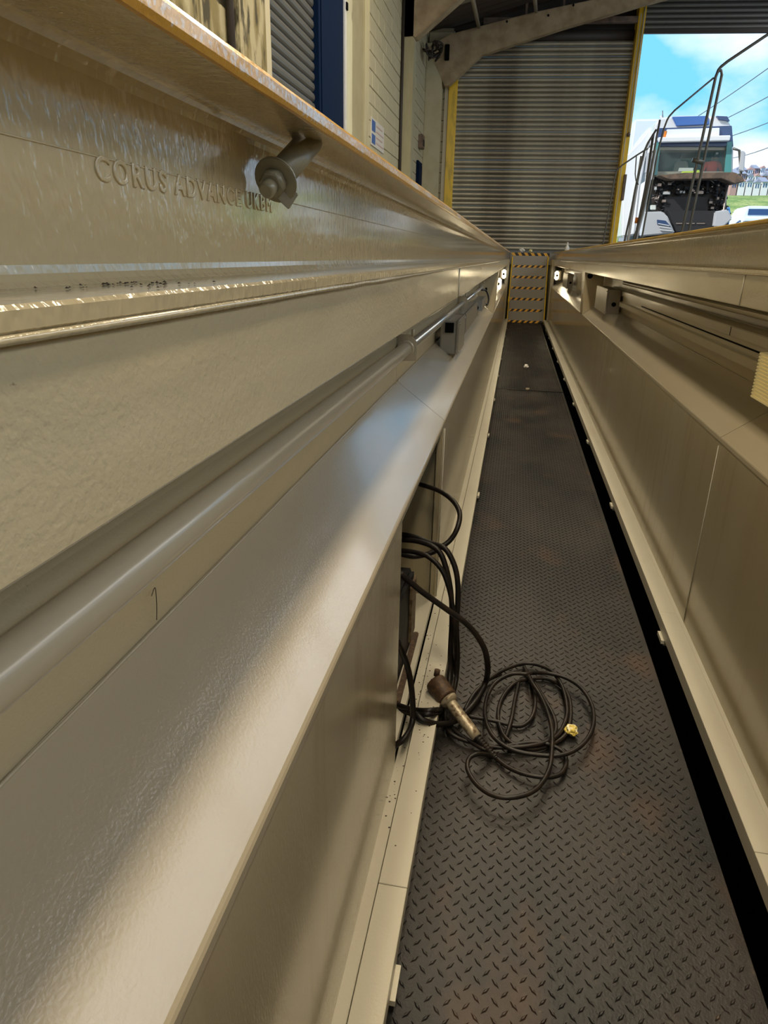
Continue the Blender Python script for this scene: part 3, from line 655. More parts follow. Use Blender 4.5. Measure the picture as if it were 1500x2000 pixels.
# trough on the right
t = thing('light_trough', (.86, 4, -.45), 'long empty two-step light trough running along the middle right recess', 'lamp')
X = MX
MB().prism([(X(p), q) for p, q in ((-.398, -.345), (-.398, -.48), (-.335, -.48), (-.335, -.445), (-.36, -.44), (-.36, -.40), (-.345, -.395), (-.345, -.36), (-.375, -.345))], 2.5, 6.1).build('tray', M['paint'], t, bevel=.002)
MB().box(X(-.3595), X(-.364), 2.56, 5.2, -.425, -.418).build('slot', M['hole'], t)
MB().box(X(-.343), X(-.3465), 3.0, 3.004, -.395, -.362).build('joint_line', M['dark'], t)
MB().tube([(X(-.38), 2.2, -.30), (X(-.38), 6.3, -.30)], .016, 12).build('conduit', M['paint'], t)
# ribbed cover at the right edge
t = thing('bulkhead_lamp', (.78, 2.2, -.47), 'yellowed ribbed lamp cover jutting into the right edge of the photo', 'lamp')
y0, y1 = 2.02, 2.40
MB().box(.812, .905, y0-.04, y1+.02, -.54, -.40).build('backplate', M['paint'], t, bevel=.006)
mb = MB()
for i in range(14):
    z = -.535+.0105*i
    mb.prism([(.812, z), (.789, z+.001), (.786, z+.005), (.789, z+.009), (.812, z+.0100)], y0, y1)
mb.build('ribbed_cover', M['ribs'], t)
# lit bulkheads at the far end
for (x, y, z, lab) in ((.775, 14.6, -.43, 'small bright lit bulkhead lamp at the far end of the right recess'),
                       (-.262, 14.3, -.42, 'small bright lit bulkhead lamp at the far end of the left recess'),
                       (-.275, 11.2, -.50, 'slim lit lamp in the left recess just before the far bright bulkhead')):
    t = thing('bulkhead_lamp', (x, y, z), lab, 'lamp')
    s = -1 if x > 0 else 1
    MB().box(*sorted((x, x-s*.08)), y, y+.25, z-.09, z+.09).build('housing', M['boxgrey'], t, bevel=.01)
    MB().box(x-.045 if s < 0 else x-.035, x+.035 if s < 0 else x+.045, y-.05, y, z-.085, z+.085).build('diffuser', M['lampw'], t, bevel=.02)
    MB().tube([(x, y-.052, z), (x, y-.07, z)], .022, 10).build('knob', M['hole'], t)
    ld = bpy.data.lights.new('bulkhead_light', 'POINT'); ld.energy = 1.4; ld.color = (1, .82, .5); ld.shadow_soft_size = .06
    o = bpy.data.objects.new('bulkhead_light', ld); C.objects.link(o); o.parent = t; o.location = (s*.09, -.12, 0)
# ------------------------------------------------------------------ black box in the niche
t = thing('battery_charger', (-.33, 1.9, ZR), 'black box with a dirty wooden strip standing in the open niche on the left', 'box')
zb = ZR-.004
MB().hexa([(-.46, 1.64, zb), (-.262, 1.64, zb), (-.258, 2.06, zb), (-.46, 2.06, zb)], [(-.46, 1.70, -1.10), (-.272, 1.70, -1.10), (-.258, 2.05, -1.10), (-.46, 2.05, -1.10)]).build('case', M['blackbox'], t, bevel=.012)
MB().box(-.2595, -.250, 1.95, 2.05, -1.335, -1.13).build('wooden_strip', M['label'], t, bevel=.002)
MB().box(-.256, -.238, 1.66, 2.07, zb, zb+.016).build('skid', M['rust'], t, bevel=.003)
MB().tube([(-.33, 1.8, -1.115), (-.33, 1.8, -1.095)], .022, 14).build('knob', M['blackbox'], t)
mb = MB()
for i in range(120):
    x = random.uniform(-.2175, -.19) if i % 3 else random.uniform(-.178, -.13); y = random.gauss(1.75, .22); z = ZR+.0002 if x > -.185 else ZR-.005
    if -.19 < x < -.184: continue
    s = random.uniform(.0006, .0022)
    z = ZR-.0345 if -.2165 < x < -.19 else z
    mb.add([Vector((x, y, z))+Vector(v)*s for v in ((-1, -1, 0), (1, -1.2, 0), (1.2, 1, 0), (-1, 1, 0), (0, 0, .8))], [(0, 1, 4), (1, 2, 4), (2, 3, 4), (3, 0, 4)])
tag(mb.build('crumbs', M['grime'], fix=False), 'black crumbs of dirt scattered by the niche and left kick rail', 'dirt', kind='stuff')
# ------------------------------------------------------------------ cables
def cpt(x, y, mode, v): return at(740+x/2.857, 900+y/2.857, {'X': 0, 'Z': 2, 'Y': 1}[mode], v)
def chain(pts, seq):
    out = []
    for (x, y), (mo, v) in zip(pts, seq): out.append(cpt(x, y, mo, v))
    return smooth_path(out, 7)
def lin(mode, a, b, n): return [(mode, a+(b-a)*i/(n-1)) for i in range(n)]
zf = ZF+.0095
cab = thing('heavy_cable', (-.15, 1.9, -1.2), 'bundle of heavy black cables hanging out of the niche over the left kick rail', 'cable')
P1 = [(225, 130), (330, 165), (410, 220), (450, 290), (440, 370), (400, 440), (350, 480), (290, 515), (200, 535), (120, 520)]
MB().tube(chain(P1, lin('Y', 2.30, 2.10, 5)+lin('Y', 2.08, 2.0, 5)), .0085, 10).build('cable', M['rubber'], cab)
P2 = [(120, 410), (200, 425), (290, 460), (370, 492), (420, 580), (440, 680), (440, 800), (432, 930), (438, 1080), (428, 1230), (400, 1330)]
MB().tube(chain(P2, lin('Y', 2.05, 1.90, 9)+[('Z', zf+.03), ('Z', zf+.02)]), .009, 10).build('cable', M['rubber'], cab)
P3 = [(120, 440), (230, 452), (330, 500), (375, 600), (402, 740), (408, 880), (400, 1050), (395, 1200), (380, 1340)]
MB().tube(chain(P3, lin('Y', 2.03, 1.90, 7)+[('Z', zf+.05), ('Z', zf+.02)]), .009, 10).build('cable', M['rubber'], cab)
P4 = [(120, 500), (200, 510), (275, 535), (345, 600), (385, 690), (412, 820), (425, 1000), (420, 1180), (395, 1330)]
MB().tube(chain(P4, lin('Y', 1.98, 1.88, 7)+[('Z', zf+.05), ('Z', zf+.03)]), .008, 10).build('cable', M['rubber'], cab)
P5 = [(115, 625), (240, 730), (380, 830), (500, 920), (580, 1030), (606, 1130), (600, 1220), (560, 1310), (500, 1390), (430, 1450), (340, 1470), (250, 1450), (190, 1405), (95, 1380)]
MB().tube(chain(P5, lin('Y', 1.78, 1.80, 6)+[('Z', zf+.06), ('Z', zf+.02), ('Z', zf+.006), ('Z', zf+.02), ('Z', zf+.055), ('Z', ZR+.012), ('Z', ZR+.012), ('X', -.26)]), .009, 10).build('cable', M['rubber'], cab)
P6 = [(105, 1010), (160, 1150), (185, 1300), (187, 1450), (150, 1540), (85, 1592)]
MB().tube(chain(P6, [('X', -.235), ('X', -.212), ('X', -.195), ('Z', ZR+.012), ('Z', ZR+.02), ('X', -.225)]), .0085, 10).build('cable', M['rubber'], cab)
P7 = [(95, 1362), (200, 1392), (320, 1392), (385, 1370), (430, 1330)]
MB().tube(chain(P7, [('X', -.25), ('Z', ZR+.012), ('Z', ZR+.012), ('X', -.115), ('Z', zf+.05)]), .009, 10).build('cable', M['rubber'], cab)
MB().tube(chain([(95, 1385), (200, 1412), (310, 1412), (370, 1390)], [('X', -.25), ('Z', ZR+.010), ('Z', ZR+.010), ('X', -.118)]), .008, 10).build('cable', M['rubber'], cab)
coil = thing('coiled_cord', (.15, 1.75, ZF), 'loosely coiled thin black cord lying in loops on the checker plate', 'cord')
def zs(n, base, amp, ph): return [('Z', zf-.002+base+amp*(.5+.5*math.sin(i*1.3+ph))) for i in range(n)]
D = [
 ([(480, 1390), (540, 1290), (640, 1200), (740, 1150), (830, 1130), (920, 1150), (980, 1190), (1030, 1280), (1050, 1400), (1020, 1500), (960, 1560), (850, 1590), (700, 1600), (600, 1590), (480, 1560), (400, 1520), (372, 1460), (370, 1400)], .008, 0),
 ([(850, 1185), (830, 1190), (740, 1190), (650, 1240), (600, 1330), (595, 1440), (640, 1540), (740, 1610), (880, 1640), (1030, 1640), (1140, 1580), (1195, 1480), (1190, 1370), (1130, 1270), (1040, 1210), (940, 1185), (850, 1185)], .020, 1),
 ([(850, 1215), (760, 1240), (690, 1320), (665, 1420), (690, 1520), (750, 1580), (850, 1610), (950, 1590), (1040, 1530), (1070, 1430), (1060, 1320), (1010, 1250), (930, 1215), (850, 1215)], .002, 2),
 ([(810, 1150), (850, 1230), (900, 1310), (940, 1400), (965, 1500), (965, 1620), (950, 1720), (900, 1810), (830, 1860), (720, 1880), (620, 1860), (540, 1800), (495, 1720), (505, 1660), (560, 1635), (640, 1650)], .03, 3),
 ([(650, 1655), (720, 1710), (820, 1750), (930, 1765), (1010, 1750), (1045, 1690), (1030, 1630), (970, 1590), (880, 1570), (780, 1580), (660, 1600), (560, 1590)], .006, 4),
 ([(780, 1240), (760, 1330), (740, 1440), (710, 1540)], .012, 5),
 ([(850, 1215), (872, 1310), (865, 1400), (830, 1460), (770, 1480), (640, 1450), (500, 1425)], .004, 6),
 ([(870, 1240), (930, 1340), (980, 1440), (983, 1520), (930, 1570), (840, 1600)], .012, 7),
 ([(500, 1380), (560, 1300), (600, 1230), (680, 1190)], .012, 8),
 ([(385, 1440), (420, 1500), (500, 1560), (590, 1610), (640, 1600)], .012, 2)]
for pts, base, ph in D:
    sq = zs(len(pts), base, .008, ph)
    sq[0] = ('Z', zf+.002); sq[-1] = ('Z', zf+.002)
    MB().tube(chain(pts, sq), .0064, 9).build('cord_loop', M['rubber'], coil)
# plug / lead lamp handle
def P(x, y, mode, v): return cpt(x, y, mode, v)
t = thing('cable_connector', (-.09, 1.7, -1.38), 'grubby metal cable connector with a brown cup head leaning on the left kick rail', 'connector')
h0 = P(318, 1240, 'Z', -1.345); h1 = P(385, 1330, 'Z', -1.365); e0 = P(395, 1345, 'Z', -1.368); e1 = P(548, 1545, 'Z', -1.415); s1 = P(655, 1660, 'Z', -1.437)
dd = (e1-e0).normalized()
MB().tube([h0-dd*.006, h0, h0+(h1-h0)*.9, h1], [.030, .0325, .0325, .028], 20).build('cup_head', M['rust'], t)
MB().tube([h1, h1+dd*.010, h1+dd*.018], [.0285, .027, .018], 20).build('collar', M['ally'], t)
MB().tube([e0, e0+(e1-e0)*.1, e0+(e1-e0)*.8, e1], [.018, .0175, .0170, .015], 12).build('barrel', M['ally'], t)
mb = MB(); k = 60; pts = []; rr = []
for i in range(k):
    f = i/(k-1); pts.append(e1+(s1-e1)*f); rr.append((.0125-.0045*f)*(1+.14*math.sin(f*2*math.pi*9)))
mb.tube(pts, rr, 12).build('strain_relief', M['rubber'], t)
MB().tube([h0+Vector((0, .006, .022)), h0+Vector((.002, .010, .042))], .009, 10).build('locking_lug', M['rust'], t)
# wrapper & scrap
def crumple(name, p, r, m, label, cat):
    bm = bmesh.new(); bmesh.ops.create_icosphere(bm, subdivisions=3, radius=r)
    for v in bm.verts:
        v.co *= 1+.5*noise.noise(v.co*(2.1/r)+Vector((p.x*9, 0, 0))); v.co.z *= .75
    zmin = min(v.co.z for v in bm.verts)
    for v in bm.verts: v.co += p-Vector((0, 0, zmin))
    me = bpy.data.meshes.new(name); bm.to_mesh(me); bm.free(); me.materials.append(m)
    o = bpy.data.objects.new(name, me); C.objects.link(o); return tag(o, label, cat)
crumple('crumpled_wrapper', at(1115, 1436, 2, ZF+.002), .018, M['crumb'], 'small crumpled yellow wrapper on the checker plate beside the coiled cord', 'wrapper')
crumple('paper_scrap', at(1027, 720, 2, ZF+.002), .03, M['scrap'], 'small white scrap lying on the farthest floor sheet beyond the joint', 'scrap')
t = thing('small_bottle', (1.03, 16.45, 0), 'small white bottle standing on the workshop floor by the large shutter right of the pit', 'bottle')
MB().tube([(1.03, 16.45, 0), (1.03, 16.45, .12), (1.03, 16.45, .16), (1.03, 16.45, .19)], [.05, .05, .022, .02], 14).build('body', M['bottle'], t)
MB().tube([(1.03, 16.45, .19), (1.03, 16.45, .22)], .022, 12).build('cap', M['bottle'], t)
crumple('rag', Vector((.06, 17.1, .0)), .06, M['bottle'], 'pale crumpled rag behind the striped end beam, left of centre', 'rag')
crumple('rag', Vector((.26, 17.1, .0)), .04, M['crumb'], 'yellowish crumpled rag behind the striped end beam, near its middle', 'rag')
# ------------------------------------------------------------------ handrail frame inside the doorway
def rails(name, label, chains, Y):
    first = at(*chains[0][0][-1], 1, Y); t = thing(name, (first.x, Y, 0), label, 'handrail')
    for pts, r, mm, nm, dy, down in chains:
        Pp = [at(x, y, 1, Y+dy) for x, y in pts]
        if down:
            a, b = Pp[-2], Pp[-1]
            if b.z > 0: Pp.append(b+(b-a)*((b.z-.0)/(a.z-b.z)))
        q = []
        for i, p in enumerate(Pp):
            if 0 < i < len(Pp)-1:
                q.append(p+(Pp[i-1]-p).normalized()*min(.09, (Pp[i-1]-p).length*.3)); q.append(p+(Pp[i+1]-p).normalized()*min(.09, (Pp[i+1]-p).length*.3))
            else: q.append(p)
        MB().tube(q, r, 10).build(nm, M[mm], t)
    return t
rails('handrail_frame', 'tall slanting grey tube handrail frame in front of the truck cab', [
 ([(1560, 28), (1500, 67), (1412, 126), (1400, 140), (1333, 447)], .028, 'greytube', 'rail_tube', 0, True),
 ([(1400, 141), (1412, 136), (1347, 445)], .028, 'greytube', 'post', .05, True),
 ([(1394, 152), (1310, 222), (1300, 240), (1285, 295), (1255, 457)], .018, 'greytube', 'rail_tube', .0, True),
 ([(1352, 312), (1374, 318)], .045, 'greytube', 'clamp', -.02, False),
], 16.6)
rails('handrail_frame', 'cluster of leaning handrail tubes beside the wide yellow door post', [
 ([(1289, 234), (1278, 293), (1267, 359), (1255, 413), (1240, 461)], .022, 'greytube', 'post', 0, True),
 ([(1282, 253), (1260, 288), (1255, 312), (1242, 362), (1233, 411), (1222, 461)], .022, 'greytube', 'rail_tube', .05, True),
 ([(1266, 290), (1253, 297), (1207, 328), (1202, 340), (1179, 468)], .016, 'greytube', 'rail_tube', -.1, True),
 ([(1243, 304), (1240, 349), (1247, 361)], .012, 'greytube', 'loop', -.1, False),
 ([(1253, 305), (1244, 362), (1229, 455)], .030, 'paletube', 'sleeve', .12, True),
 ([(1280, 292), (1267, 360), (1257, 411), (1244, 459)], .034, 'paletube', 'sleeve', .16, True),
 ([(1276, 262), (1262, 362), (1250, 420)], .028, 'greytube', 'brace', .1, True),
 ([(1244.5, 425), (1242.5, 436)], .038, 'orange', 'marker_band', .16, False),
], 16.6)
# ------------------------------------------------------------------ truck outside
TY = 22.0
t = thing('truck', (4.45, TY, 0), 'white truck cab with its front grille lifted off, parked outside the open doorway', 'truck')
def tp(px, py, dy=0): p = at(px, py, 1, TY+dy); return (p.x, p.z)
def poly(name, pix, m, dy, th, bevel=.0, parent=None):
    prof = [tp(x, y, 0) for x, y in pix]
    return MB().prism(prof, TY+dy, TY+dy+th).build(name, m, parent or t, bevel=bevel)
def pbox(name, x0, y0, x1, y1, m, dy, th, bevel=.0): return poly(name, [(x0, y0), (x1, y0), (x1, y1), (x0, y1)], M[m], dy, th, bevel)
# body shell behind: roof, sides, back
poly('cab_roof', [(1282, 280), (1278, 243), (1292, 228), (1330, 224), (1420, 226), (1431, 246), (1434, 280)], M['white'], .08, 1.9, .05)
poly('roof_visor', [(1313, 228), (1384, 226), (1386, 243), (1322, 246)], M['royal'], .0, .14, .015)
poly('roof_edge', [(1400, 226), (1421, 227), (1426, 236), (1404, 233)], M['navy'], .02, .1)
poly('upper_band', [(1284, 250), (1430, 245), (1433, 286), (1283, 286)], M['navy'], .02, .1, .01)
poly('sign_board', [(1302, 253), (1405, 250), (1404, 268), (1300, 270)], M['white'], -.04, .08, .01)
poly('sun_visor', [(1283, 270), (1424, 266), (1422, 277), (1286, 280)], M['white'], -.18, .2, .02)
poly('marker_lamp', [(1298, 256), (1303, 256), (1300, 268), (1295, 268)], M['orange'], -.03, .04)
pbox('cab_back', 1282, 278, 1432, 352, 'dkin', 1.7, .1)
poly('cab_side', [(1276, 282), (1283, 282), (1278, 350), (1271, 350)], M['white'], .05, 1.8)
poly('cab_side', [(1425, 282), (1433, 282), (1432, 350), (1424, 350)], M['white'], .05, 1.8)
pbox('headlining', 1284, 280, 1424, 292, 'boxgrey', .1, .5)
poly('windscreen_frame', [(1282, 278), (1290, 278), (1284, 342), (1276, 342)], M['teal'], .0, .06)
poly('windscreen_frame', [(1420, 278), (1430, 276), (1428, 338), (1415, 340)], M['teal'], .0, .06)
pbox('windscreen', 1284, 280, 1422, 341, 'glass', .03, .012)
pbox('dashboard', 1280, 334, 1424, 344, 'boxgrey', .1, .5)
poly('seat', [(1334, 306), (1358, 306), (1362, 336), (1326, 336)], M['riser'], .9, .2, .03)
poly('seat_headrest', [(1350, 288), (1382, 286), (1378, 302), (1344, 303)], M['riser'], 1.0, .15, .03)
poly('paper_sheet', [(1328, 327), (1356, 327), (1355, 333), (1326, 334)], M['paper'], .02+.07, .02)
poly('vest', [(1333, 334), (1352, 333), (1368, 331), (1368, 337), (1332, 339)], M['hiviz'], .08, .05, .01)
# lifted grille panel
poly('grille_panel', [(1280, 346), (1330, 341), (1425, 340), (1442, 350), (1444, 358), (1425, 362), (1400, 352), (1300, 354)], M['brown'], -.45, .5, .015)
# engine bay
pbox('engine_bay', 1277, 350, 1424, 448, 'engine', .25, 1.2)
rnd = random.Random(3)
mb1, mb2 = MB(), MB()
for i in range(330):
    px = rnd.uniform(1280, 1420); py = rnd.uniform(354, 412) if rnd.random() < .75 else rnd.uniform(412, 440)
    if 1300 < px < 1385 and py > 378: continue
    a = at(px, py, 1, TY+rnd.uniform(.0, .22)); s = rnd.uniform(.015, .05)
    if rnd.random() < .5:
        b = a+Vector((rnd.uniform(-.2, .2), rnd.uniform(-.05, .05), rnd.uniform(-.2, .15)))
        (mb1 if rnd.random() < .8 else mb2).tube([a, (a+b)/2+Vector((0, -.04, 0)), b], s*.45, 7)
    else:
        (mb2 if rnd.random() < .3 else mb1).box(a.x-s, a.x+s, a.y-.05, a.y+.1, a.z-s*.7, a.z+s*.7)
o = mb1.build('engine_clutter', M['dkin'], t); o['kind'] = 'stuff'
o = mb2.build('engine_clutter', M['engm'], t); o['kind'] = 'stuff'
for (x, y, w, h, mm) in ((1312, 350, 16, 6, 'wtrim'), (1335, 349, 18, 8, 'wtrim'), (1376, 349, 12, 6, 'wtrim'), (1404, 350, 20, 5, 'wtrim'), (1302, 377, 14, 6, 'paletube'), (1333, 375, 10, 5, 'paletube'), (1368, 376, 12, 6, 'engm'), (1276, 405, 10, 9, 'paper'), (1281, 368, 4, 6, 'paletube')):
    pbox('engine_part', x-w/2, y-h/2, x+w/2, y+h/2, mm, -.02, .12, .01)
pbox('radiator', 1298, 384, 1384, 440, 'dkin', .05, .2, .02)
MB().tube([at(1422, 353, 1, TY-.1), at(1414, 410, 1, TY-.1), at(1404, 414, 1, TY-.1)], .03, 8).build('grille_stay', M['engm'], t)
poly('lower_bumper', [(1300, 412), (1400, 412), (1388, 455), (1316, 455)], M['dkin'], -.15, .4, .03)
for x in (1326, 1346, 1366): pbox('bumper_slot', x-8, 436, x+8, 438, 'engm', -.17, .03)
poly('bumper_corner', [(1256, 415), (1290, 414), (1300, 424), (1314, 456), (1250, 462)], M['wtrim'], -.3, .5, .03)
poly('headlamp', [(1279, 430), (1296, 432), (1306, 444), (1280, 440)], M['navy'], -.33, .06, .01)
for k in range(3): poly('headlamp_bar', [(1281+k*2, 437+6*k), (1302+k*3, 441+5*k), (1303+k*3, 442.5+5*k), (1281+k*2, 438.5+6*k)], M['white'], -.34, .03)
poly('bumper_corner', [(1392, 414), (1416, 410), (1425, 428), (1405, 446), (1388, 444)], M['wtrim'], -.3, .5, .03)
# mirrors
for pts, box in (([(1432, 290), (1444, 294), (1447, 340), (1436, 340)], [(1444, 296), (1452, 298), (1449, 338), (1440, 334)]), ([(1280, 294), (1272, 298), (1264, 345)], [(1262, 300), (1272, 298), (1268, 340), (1258, 340)])):
    ma = MB().tube([at(x, y, 1, TY-.1) for x, y in pts], .035, 8).build('mirror_arm', M['greytube'], t)
    poly('mirror', box, M['wtrim'], -.2, .12, .02, parent=ma)
MB().tube([at(1295, 238, 1, TY+.2), at(1294, 216, 1, TY+.2)], .012, 6).build('aerial', M['greytube'], t)
MB().tube([at(1290, 226, 1, TY+.2), at(1297, 240, 1, TY+.2)], .03, 6).build('horn', M['wtrim'], t)
for sx in (3.55, 5.05):
    MB().tube([(sx, TY+.9, .5), (sx+.3, TY+.9, .5)], .48, 24).build('wheel', M['rubber'], t)
MB().box(3.5, 5.3, TY+.3, TY+3.5, .5, .95).build('chassis', M['dkin'], t)
poly('cab_floor', [(1262, 352), (1270, 352), (1262, 452), (1250, 455)], M['white'], .3, 1.6, .02)
poly('side_skirt', [(1226, 300), (1262, 262), (1284, 232), (1290, 244), (1272, 300), (1262, 352), (1250, 458), (1222, 462)], M['white'], .9, 1.5, .05)['label'] = 'white flank of the cab catching the sun'
# person inside the cab
def person():
    pt = thing('person', (at(1388, 340, 1, TY+.5).x, TY+.5, at(1388, 346, 1, TY+.5).z), 'person in a red top and black cap sitting behind the truck windscreen', 'person')
    O = offs(pt)
    J = {'hip': (0, .1, -.05), 'waist': (0, .08, .08), 'chest': (0, .02, .28), 'neck': (.02, .0, .40), 'head': (.03, -.04, .48), 'crown': (.04, -.05, .58),
         'ls': (-.17, .0, .34), 'le': (-.25, -.06, .12), 'lh': (-.16, -.26, .06), 'rs': (.18, .0, .33), 're': (.25, -.08, .12), 'rh': (.12, -.28, .08),
         'lk': (-.12, -.35, -.02), 'rk': (.12, -.35, -.02), 'lf': (-.12, -.42, -.42), 'rf': (.12, -.42, -.42), 'lt': (-.12, -.55, -.44), 'rt': (.12, -.55, -.44)}
    Rr = {'hip': .13, 'waist': .12, 'chest': .14, 'neck': .055, 'head': .09, 'crown': .08, 'ls': .065, 'le': .045, 'lh': .035, 'rs': .065, 're': .045, 'rh': .035, 'lk': .07, 'rk': .07, 'lf': .045, 'rf': .045, 'lt': .04, 'rt': .04}
    E = [('hip', 'waist'), ('waist', 'chest'), ('chest', 'neck'), ('neck', 'head'), ('head', 'crown'), ('chest', 'ls'), ('ls', 'le'), ('le', 'lh'), ('chest', 'rs'), ('rs', 're'), ('re', 'rh'), ('hip', 'lk'), ('lk', 'lf'), ('lf', 'lt'), ('hip', 'rk'), ('rk', 'rf'), ('rf', 'rt')]
    names = list(J); me = bpy.data.meshes.new('body'); me.from_pydata([J[k] for k in names], [(names.index(a), names.index(b)) for a, b in E], [])
    o = bpy.data.objects.new('body', me); C.objects.link(o)
    mo = o.modifiers.new('s', 'SKIN'); o.modifiers.new('u', 'SUBSURF').levels = 1
    for i, k in enumerate(names):
        v = me.skin_vertices[0].data[i]; v.radius = (Rr[k], Rr[k]); v.use_root = (k == 'hip')
    bpy.context.view_layer.update(); dg = bpy.context.evaluated_depsgraph_get(); m2 = bpy.data.meshes.new_from_object(o.evaluated_get(dg)); bpy.data.objects.remove(o)
    m2.name = 'body'; m2.materials.clear(); m2.materials.append(M['red']); m2.materials.append(M['skin']); m2.materials.append(M['dkin'])
    for p in m2.polygons:
        c = p.center; p.use_smooth = True
        p.material_index = 1 if (c.z > .40 or (c.y < -.2 and c.z > .03)) else (2 if c.z < -.0 and c.y < 0 else 0)
    b = bpy.data.objects.new('body', m2); C.objects.link(b); b.parent = pt
    cm = MB(); cm.tube([(.03, -.045, .50), (.035, -.05, .56), (.04, -.05, .62), (.04, -.05, .65)], [.115, .12, .09, .03], 14)
    cp = cm.build('cap', M['capk'], pt, local=True)
    MB().hexa([(-.06, -.25, .505), (.12, -.25, .505), (.13, -.10, .52), (-.07, -.10, .52)], [(-.06, -.25, .515), (.12, -.25, .515), (.13, -.10, .54), (-.07, -.10, .54)]).build('cap_peak', M['capk'], cp, local=True)
    MB().box(.0, .07, -.176, -.166, .55, .60).build('cap_mark', M['capw'], cp, local=True)
    MB().tube([(.0, -.14, .49), (.0, -.148, .485)], .012, 8).tube([(.06, -.14, .49), (.06, -.148, .485)], .012, 8).build('eyes', M['capk'], b, local=True)
    MB().tube([(.03, -.13, .475), (.03, -.155, .455)], .012, 8).build('nose', M['skin'], b, local=True)
person()
# pale box body left of the cab
t = thing('box_trailer', (3.0, 27, 0), 'bright white box vehicle just behind the left side of the truck cab', 'trailer')
a = at(1238, 240, 1, 27); b = at(1285, 460, 1, 27)
MB().box(a.x, 5.2, 27, 32, .9, at(1260, 232, 1, 27).z).build('box_body', M['white'], t, bevel=.06)
MB().box(a.x, 5.2, 26.9, 27, .5, .9).build('underrun_bar', M['wtrim'], t)
for x in (3.6, 4.8): MB().tube([(x, 28, .5), (x+.3, 28, .5)], .5, 20).build('wheel', M['rubber'], t)
MB().box(a.x+.02, a.x+.12, 26.96, 26.995, 2.0, 2.6).build('lamp_cluster', M['sky2'], t)
# other parked trucks
def parked(px0, px1, ptop, Y, m, label, blue=False):
    A_ = at(px0, ptop, 1, Y); B_ = at(px1, ptop, 1, Y); x0, x1, zt = A_.x, B_.x, A_.z
    t = thing('parked_truck', ((x0+x1)/2, Y, 0), label, 'truck')
    w = x1-x0
    MB().prism([(x0+.12*w, zt), (x1-.12*w, zt), (x1-.02*w, zt-.45), (x1, .4), (x0, .4), (x0+.02*w, zt-.45)], Y, Y+2.2).build('cab_body', m, t, bevel=.06)
    MB().box(x0+.15*w, x1-.15*w, Y-.03, Y+.02, zt-.42, zt-.14).build('roof_glass', M['navy'], t)
    MB().box(x0+.06*w, x1-.06*w, Y-.04, Y+.02, zt-1.55, zt-.75).build('windscreen', M['dkin'], t)
    MB().box(x0+.06*w, x1-.06*w, Y-.22, Y, zt-.72, zt-.58).build('sun_visor', m, t, bevel=.02)
    MB().box(x0+.12*w, x1-.12*w, Y-.05, Y, .8, 1.1).build('grille', M['dkin'], t)
    for sx, ex in ((x0, -1), (x1, 1)):
        MB().tube([(sx, Y+.1, zt-.7), (sx+.18*ex, Y-.1, zt-.8), (sx+.18*ex, Y-.1, zt-1.5)], .05, 8).build('mirror_arm', M['navy'] if not blue else M['sky2'], t)
    for wx in (x0+.1, x1-.35): MB().tube([(wx, Y+.8, .5), (wx+.25, Y+.8, .5)], .5, 18).build('wheel', M['rubber'], t)
    return t
parked(1452, 1530, 402, 40, M['white'], 'white parked truck half cut off at the right edge behind the pit beam')
parked(1380, 1432, 402, 47, M['sky2'], 'light blue parked truck just right of the stripped truck cab', True)
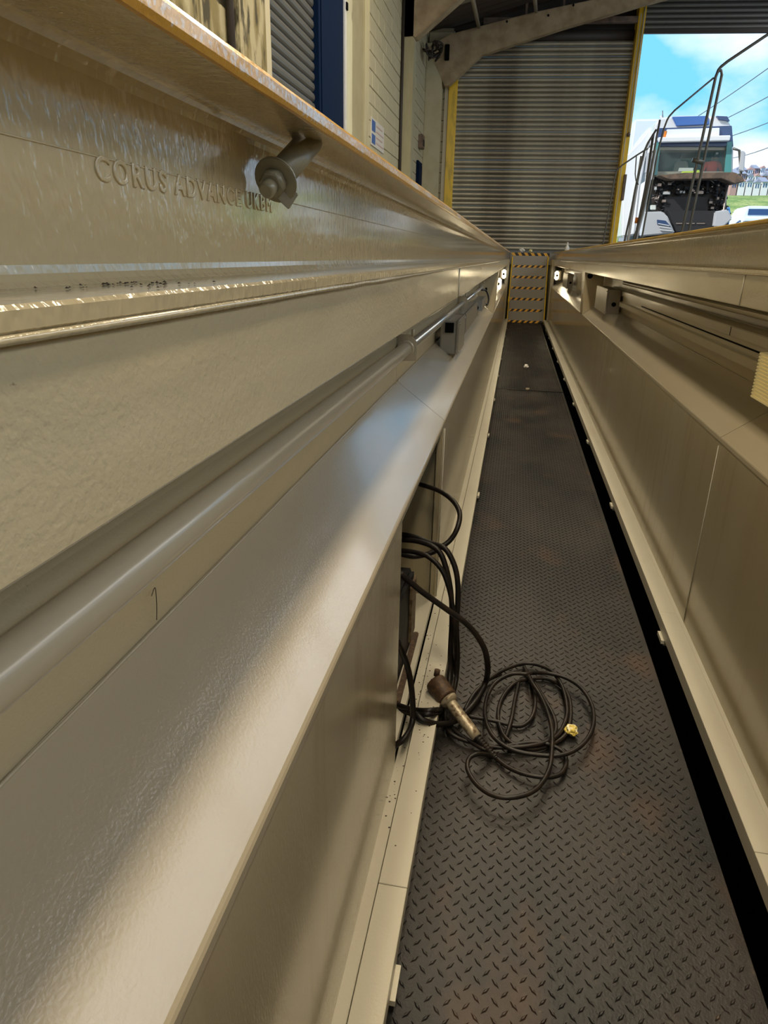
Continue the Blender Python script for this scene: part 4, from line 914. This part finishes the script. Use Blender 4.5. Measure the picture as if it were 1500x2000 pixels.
# hill
mb = MB(); nx_, ny_ = 40, 24; vs = []
for j in range(ny_+1):
    for i in range(nx_+1):
        x = -40+150*i/nx_; y = 60+75*j/ny_; f = j/ny_
        vs.append((x, y, -.3+10.6*(f*f*(3-2*f))+.5*noise.noise(Vector((x*.06, y*.06, 0)))*min(1, f*4)))
fs = [(j*(nx_+1)+i, j*(nx_+1)+i+1, (j+1)*(nx_+1)+i+1, (j+1)*(nx_+1)+i) for j in range(ny_) for i in range(nx_)]
o = mb.add(vs, fs, True).build('grass_hill', M['grass'], fix=False); tag(o, kind='structure')
o = MB().prism([(135, 8), (135, 10.4), (230, 13.2), (230, 8)], -80, 240, axis='x').build('far_hillside', M['slate']); tag(o, kind='structure')
rnd = random.Random(5)
n = 0
ordn = ['first', 'second', 'third', 'fourth', 'fifth', 'sixth', 'seventh', 'eighth', 'ninth']
HZ = lambda Y: -.3+10.6*(lambda f: f*f*(3-2*f))(min(1, (Y-60)/75))
for r_, (Y, ybase, cnt, step, rowname) in enumerate(((124, 372, 7, 15, 'lowest'), (136, 356, 7, 14, 'middle'), (150, 343, 8, 12, 'highest'))):
    for i in range(cnt):
        px = 1432+i*step+r_*4
        p = at(px, ybase, 1, Y); p.z = max(p.z, 0); w = step*Y/1500*rnd.uniform(.66, .8); h = rnd.uniform(.8, 1.3)
        isr = rnd.random() < .65; wall = M['render'] if isr else M['brick']; gable = rnd.random() < .55
        t = thing('terraced_house', (p.x, Y, p.z-2.4), 'distant %s house with %s roof, %s from the truck in the %s row' % ('pale' if isr else 'brick red', 'gabled' if gable else 'long ridged', ordn[i], rowname), 'house', 'distant houses on the hillside')
        z0 = p.z-2.4; z1 = p.z+h
        MB().box(p.x-w/2, p.x+w/2, Y, Y+5, z0, z1).build('walls', wall, t)
        ww = w*.54
        if gable: MB().prism([(p.x-ww, z1), (p.x+ww, z1), (p.x, z1+w*.5)], Y-.15, Y+5.2).build('roof', M['slate'] if rnd.random() < .6 else M['brick'], t)
        else: MB().prism([(Y-.3, z1), (Y+5.3, z1), (Y+2.5, z1+.9)], p.x-ww, p.x+ww, axis='x').build('roof', M['slate'], t)
        for wx in (-.25, .12): MB().box(p.x+wx*w, p.x+wx*w+.14*w, Y-.05, Y, z1-.75, z1-.2).build('window', M['navy'], t)
# power lines
for i, (a, b) in enumerate((((1180, 330), (1560, 90)), ((1240, 300), (1560, 155)), ((1300, 290), (1560, 214)), ((1380, 310), (1560, 262)))):
    A_ = at(*a, 1, 95); B_ = at(*b, 1, 60)
    pts = []
    for k in range(15):
        f = k/14; p = A_.lerp(B_, f); p.z -= 1.2*4*f*(1-f)*.5; pts.append(p)
    tag(MB().tube(pts, .035, 5).build('power_line', M['wire']), 'thin overhead power line crossing the clouds, %s from the top' % ['first', 'second', 'third', 'fourth'][i], 'wire', 'overhead power lines')
